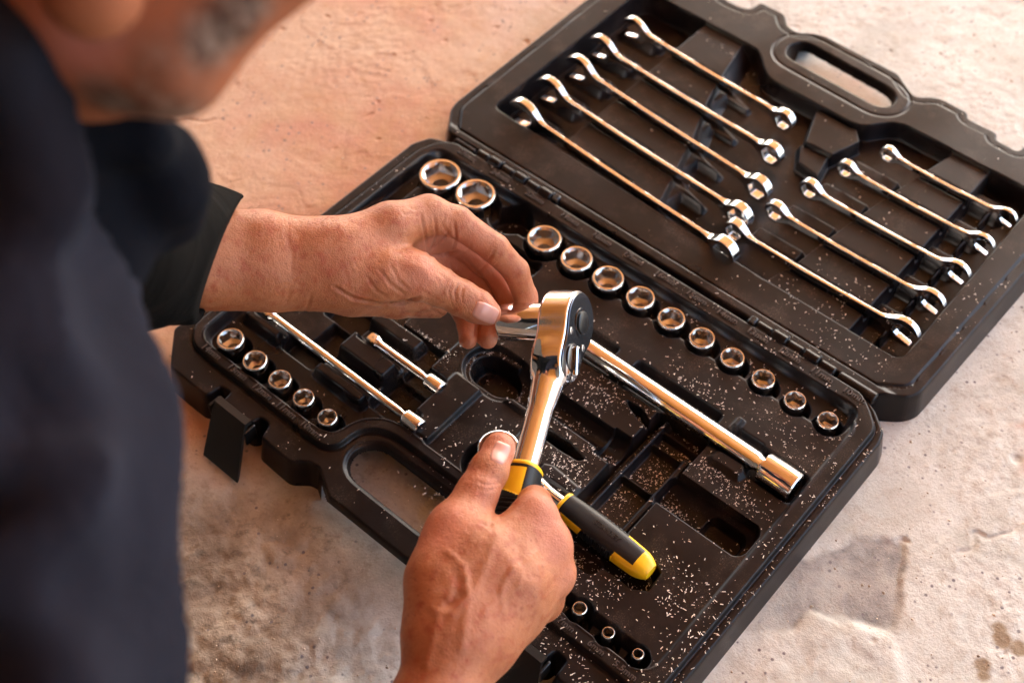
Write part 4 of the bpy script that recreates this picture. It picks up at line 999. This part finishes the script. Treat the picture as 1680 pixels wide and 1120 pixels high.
# ---- hidden limbs that join them inside the clothes
def f_limb(P):
    d = cone(P, at(270, 412, 785), at(60, 330, 640), 22, 34); d = smin(d, cone(P, at(60, 330, 640), at(-120, 330, 470), 36, 44), 12)
    d = smin(d, cone(P, at(698, 1290, 728), at(500, 1800, 560), 28, 36), 12); d = smin(d, cone(P, at(500, 1800, 560), at(40, 1500, 430), 36, 30), 12)
    d = smin(d, cone(P, at(40, 1500, 430), at(20, 800, 440), 30, 30), 12); d = smin(d, cone(P, at(20, 800, 440), at(-140, 340, 480), 30, 44), 12)
    return smin(d, cone(P, at(-100, 330, 470), at(20, 200, 478), 60, 46), 12)
c0 = at(200, 700, 600); V4, Q4, N4 = surfnet(f_limb, c0 - 520, c0 + 520, 7.0)
Vs, Qs, Ns, k = [], [], [], 0
for V_, Q_, N_ in ((V1, Q1, renorm(V1, Q1)), (V2, Q2, renorm(V2, Q2)), (V3, Q3, N3), (V4, Q4, N4)):
    Vs.append(V_); Qs.append(Q_ + k); Ns.append(N_); k += len(V_)
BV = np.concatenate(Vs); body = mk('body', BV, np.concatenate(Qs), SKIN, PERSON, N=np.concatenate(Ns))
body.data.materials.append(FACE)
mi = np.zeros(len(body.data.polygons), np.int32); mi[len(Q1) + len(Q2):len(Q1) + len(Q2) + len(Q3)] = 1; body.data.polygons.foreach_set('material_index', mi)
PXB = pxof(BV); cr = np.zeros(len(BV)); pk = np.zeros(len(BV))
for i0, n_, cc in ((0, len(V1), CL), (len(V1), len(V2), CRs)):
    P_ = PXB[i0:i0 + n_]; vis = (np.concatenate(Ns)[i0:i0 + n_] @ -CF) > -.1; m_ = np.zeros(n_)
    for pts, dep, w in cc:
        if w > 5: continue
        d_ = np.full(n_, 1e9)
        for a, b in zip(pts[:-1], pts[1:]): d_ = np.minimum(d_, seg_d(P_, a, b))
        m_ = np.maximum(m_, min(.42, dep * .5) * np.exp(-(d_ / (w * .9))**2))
    cr[i0:i0 + n_] = m_ * vis  # darker skin along the folds, with their shade painted in
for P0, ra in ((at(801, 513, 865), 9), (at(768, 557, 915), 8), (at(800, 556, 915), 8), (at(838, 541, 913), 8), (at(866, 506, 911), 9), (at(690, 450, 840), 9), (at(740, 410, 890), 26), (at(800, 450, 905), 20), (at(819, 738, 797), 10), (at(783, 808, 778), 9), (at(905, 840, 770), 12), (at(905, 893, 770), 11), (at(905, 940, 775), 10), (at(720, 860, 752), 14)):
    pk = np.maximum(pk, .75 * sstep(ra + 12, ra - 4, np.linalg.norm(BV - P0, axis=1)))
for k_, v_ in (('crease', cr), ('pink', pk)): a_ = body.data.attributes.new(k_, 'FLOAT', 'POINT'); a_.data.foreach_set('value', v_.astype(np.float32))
bd = np.zeros(len(BV)); rs = np.zeros(len(BV))
for a, b, ra in ((at(190, 140, 410), at(280, 150, 410), 11), (at(255, 130, 405), at(270, 90, 402), 9), (at(330, 72, 400), at(400, 10, 400), 9)):
    bd = np.maximum(bd, sstep(5, -6, cone(BV, a, b, ra, ra)))
rs = sstep(9, -12, cone(BV, at(120, -20, 400), at(150, 60, 400), 12, 12))
for k_, v_ in (('beard', bd * .85), ('rosy', rs)): a_ = body.data.attributes.new(k_, 'FLOAT', 'POINT'); a_.data.foreach_set('value', v_.astype(np.float32))
nail(f_left, 797, 513, None, R_(24), 15.5, 21, 858, PERSON)
nail(f_right, 821, 742, None, R_(-68), 15, 18, 790, PERSON)
# ---- fine hair on the forearms
def hairs(V, N, ok, n, seed, flow, nm):
    r = random.Random(seed); idx = np.nonzero(ok)[0]; HV, HF = [], []
    for _ in range(n):
        i = idx[r.randrange(len(idx))]; p = V[i] - N[i] * .3; L = r.uniform(4, 9); t_ = flow - (flow @ N[i]) * N[i]; t_ /= np.linalg.norm(t_)
        side = np.cross(N[i], t_); w = .075; bend = r.uniform(-.5, .5); pts = []
        for q in range(5):
            u = q / 4; pts.append(p + (t_ * (.85 * u + .1) + N[i] * (.75 * u - .35 * u * u) + side * bend * u * u) * L)
        b = len(HV); e = CR * w
        for q, c in enumerate(pts): HV += [c + e * (1 - q / 4.6), c - e * (1 - q / 4.6)]
        HF += [(b + 2 * q, b + 2 * q + 1, b + 2 * q + 3, b + 2 * q + 2) for q in range(4)]
    o = mk(nm, HV, HF, HAIR, PERSON); o['kind'] = 'stuff'
P1 = pxof(V1); hairs(V1, Ns[0], (P1[:, 0] > 395) & (P1[:, 0] < 620) & (P1[:, 1] < 440) & (Ns[0] @ CU > .1), 420, 3, CR * 1.0 - CU * .2, 'arm_hair')
P2 = pxof(V2); hairs(V2, Ns[1], (P2[:, 1] > 930) & (P2[:, 1] < 1160) & (Ns[1] @ -CF > -.2) & (P2[:, 0] > 740), 260, 4, CR * .9 - CU * .3, 'arm_hair')
# ---- clothing
def f_sleeve(P):
    o = cone(P, at(372, 423, 812), at(230, 405, 735), 41, 47); o = smin(o, cone(P, at(230, 405, 735), at(90, 345, 610), 47, 46), 8)
    o = o + 1.3 * np.abs(np.sin(P[:, 0] * .06 + P[:, 2] * .05)) + 1.0 * np.sin(P[:, 1] * .09 - P[:, 0] * .05)
    i = cone(P, at(430, 424, 836), at(300, 412, 775), 37, 36.5)
    nrm = (at(372, 423, 812) - at(230, 405, 735)); nrm /= np.linalg.norm(nrm); nrm = CR * .93 - CU * .33 + CF * .16; nrm /= np.linalg.norm(nrm)
    cut = (P - at(366, 420, 806)) @ nrm
    return smax(smax(o, cut, 1.5), -i, 1.2)
c0 = at(250, 400, 720); V, Q, N = surfnet(f_sleeve, c0 - 230, c0 + 230, 1.8); mk('sleeve', V, Q, BLACKC, PERSON, N=N)
def f_jacket(P):
    d = cone(P, at(-25, 620, 440), at(62, 820, 430), 44, 41); d = smin(d, cone(P, at(62, 820, 430), at(98, 1300, 425), 41, 41), 20)
    d = smin(d, cone(P, at(-260, 300, 520), at(-10, 620, 440), 110, 52), 30)
    d = smin(d, cone(P, at(-200, -250, 420), at(20, 110, 402), 34, 14), 14)        # hood edge
    d = smin(d, cone(P, at(20, 110, 402), at(75, 330, 420), 14, 16), 12)
    q = P + 9 * np.sin(P[:, [1, 2, 0]] * .031); fold = np.abs(np.sin(q[:, 2] * .075 + q[:, 0] * .045 - q[:, 1] * .02)); d = d + 7.0 * (fold**1.2) - 1.0 + 1.8 * np.sin(q[:, 0] * .075 - q[:, 2] * .05) - 2.5
    d = smax(d, -cone(P, at(40, 655, 384), at(330, 640, 398), 14, 12), 12); d = smax(d, -cone(P, at(150, 960, 384), at(330, 850, 392), 11, 10), 12); d = smax(d, -cone(P, at(-40, 830, 384), at(120, 790, 378), 8, 8), 12)
    return d
c0 = at(0, 500, 480); V, Q, N = surfnet(f_jacket, c0 - 520, c0 + 420, 4.0); mk('jacket', V, Q, NAVY, PERSON, N=N)
def f_collar(P):
    d = cone(P, at(110, 262, 470), at(240, 268, 478), 17, 17); d = smin(d, cone(P, at(240, 268, 478), at(268, 305, 480), 17, 16), 10)
    d = smin(d, cone(P, at(60, 330, 500), at(262, 345, 500), 24, 17), 12)
    d = smin(d, cone(P, at(60, 196, 440), at(228, 226, 452), 15, 12), 12); d = smin(d, cone(P, at(0, 130, 425), at(60, 240, 450), 15, 19), 12); d = smin(d, cone(P, at(40, 240, 455), at(120, 400, 480), 22, 30), 12)
    return d + 1.3 * np.sin(P[:, 0] * .13 + P[:, 1] * .1)
c0 = at(160, 280, 470); V, Q, N = surfnet(f_collar, c0 - 120, c0 + 120, 3.0); mk('collar', V, Q, COLLARC, PERSON, N=N)
#PART5
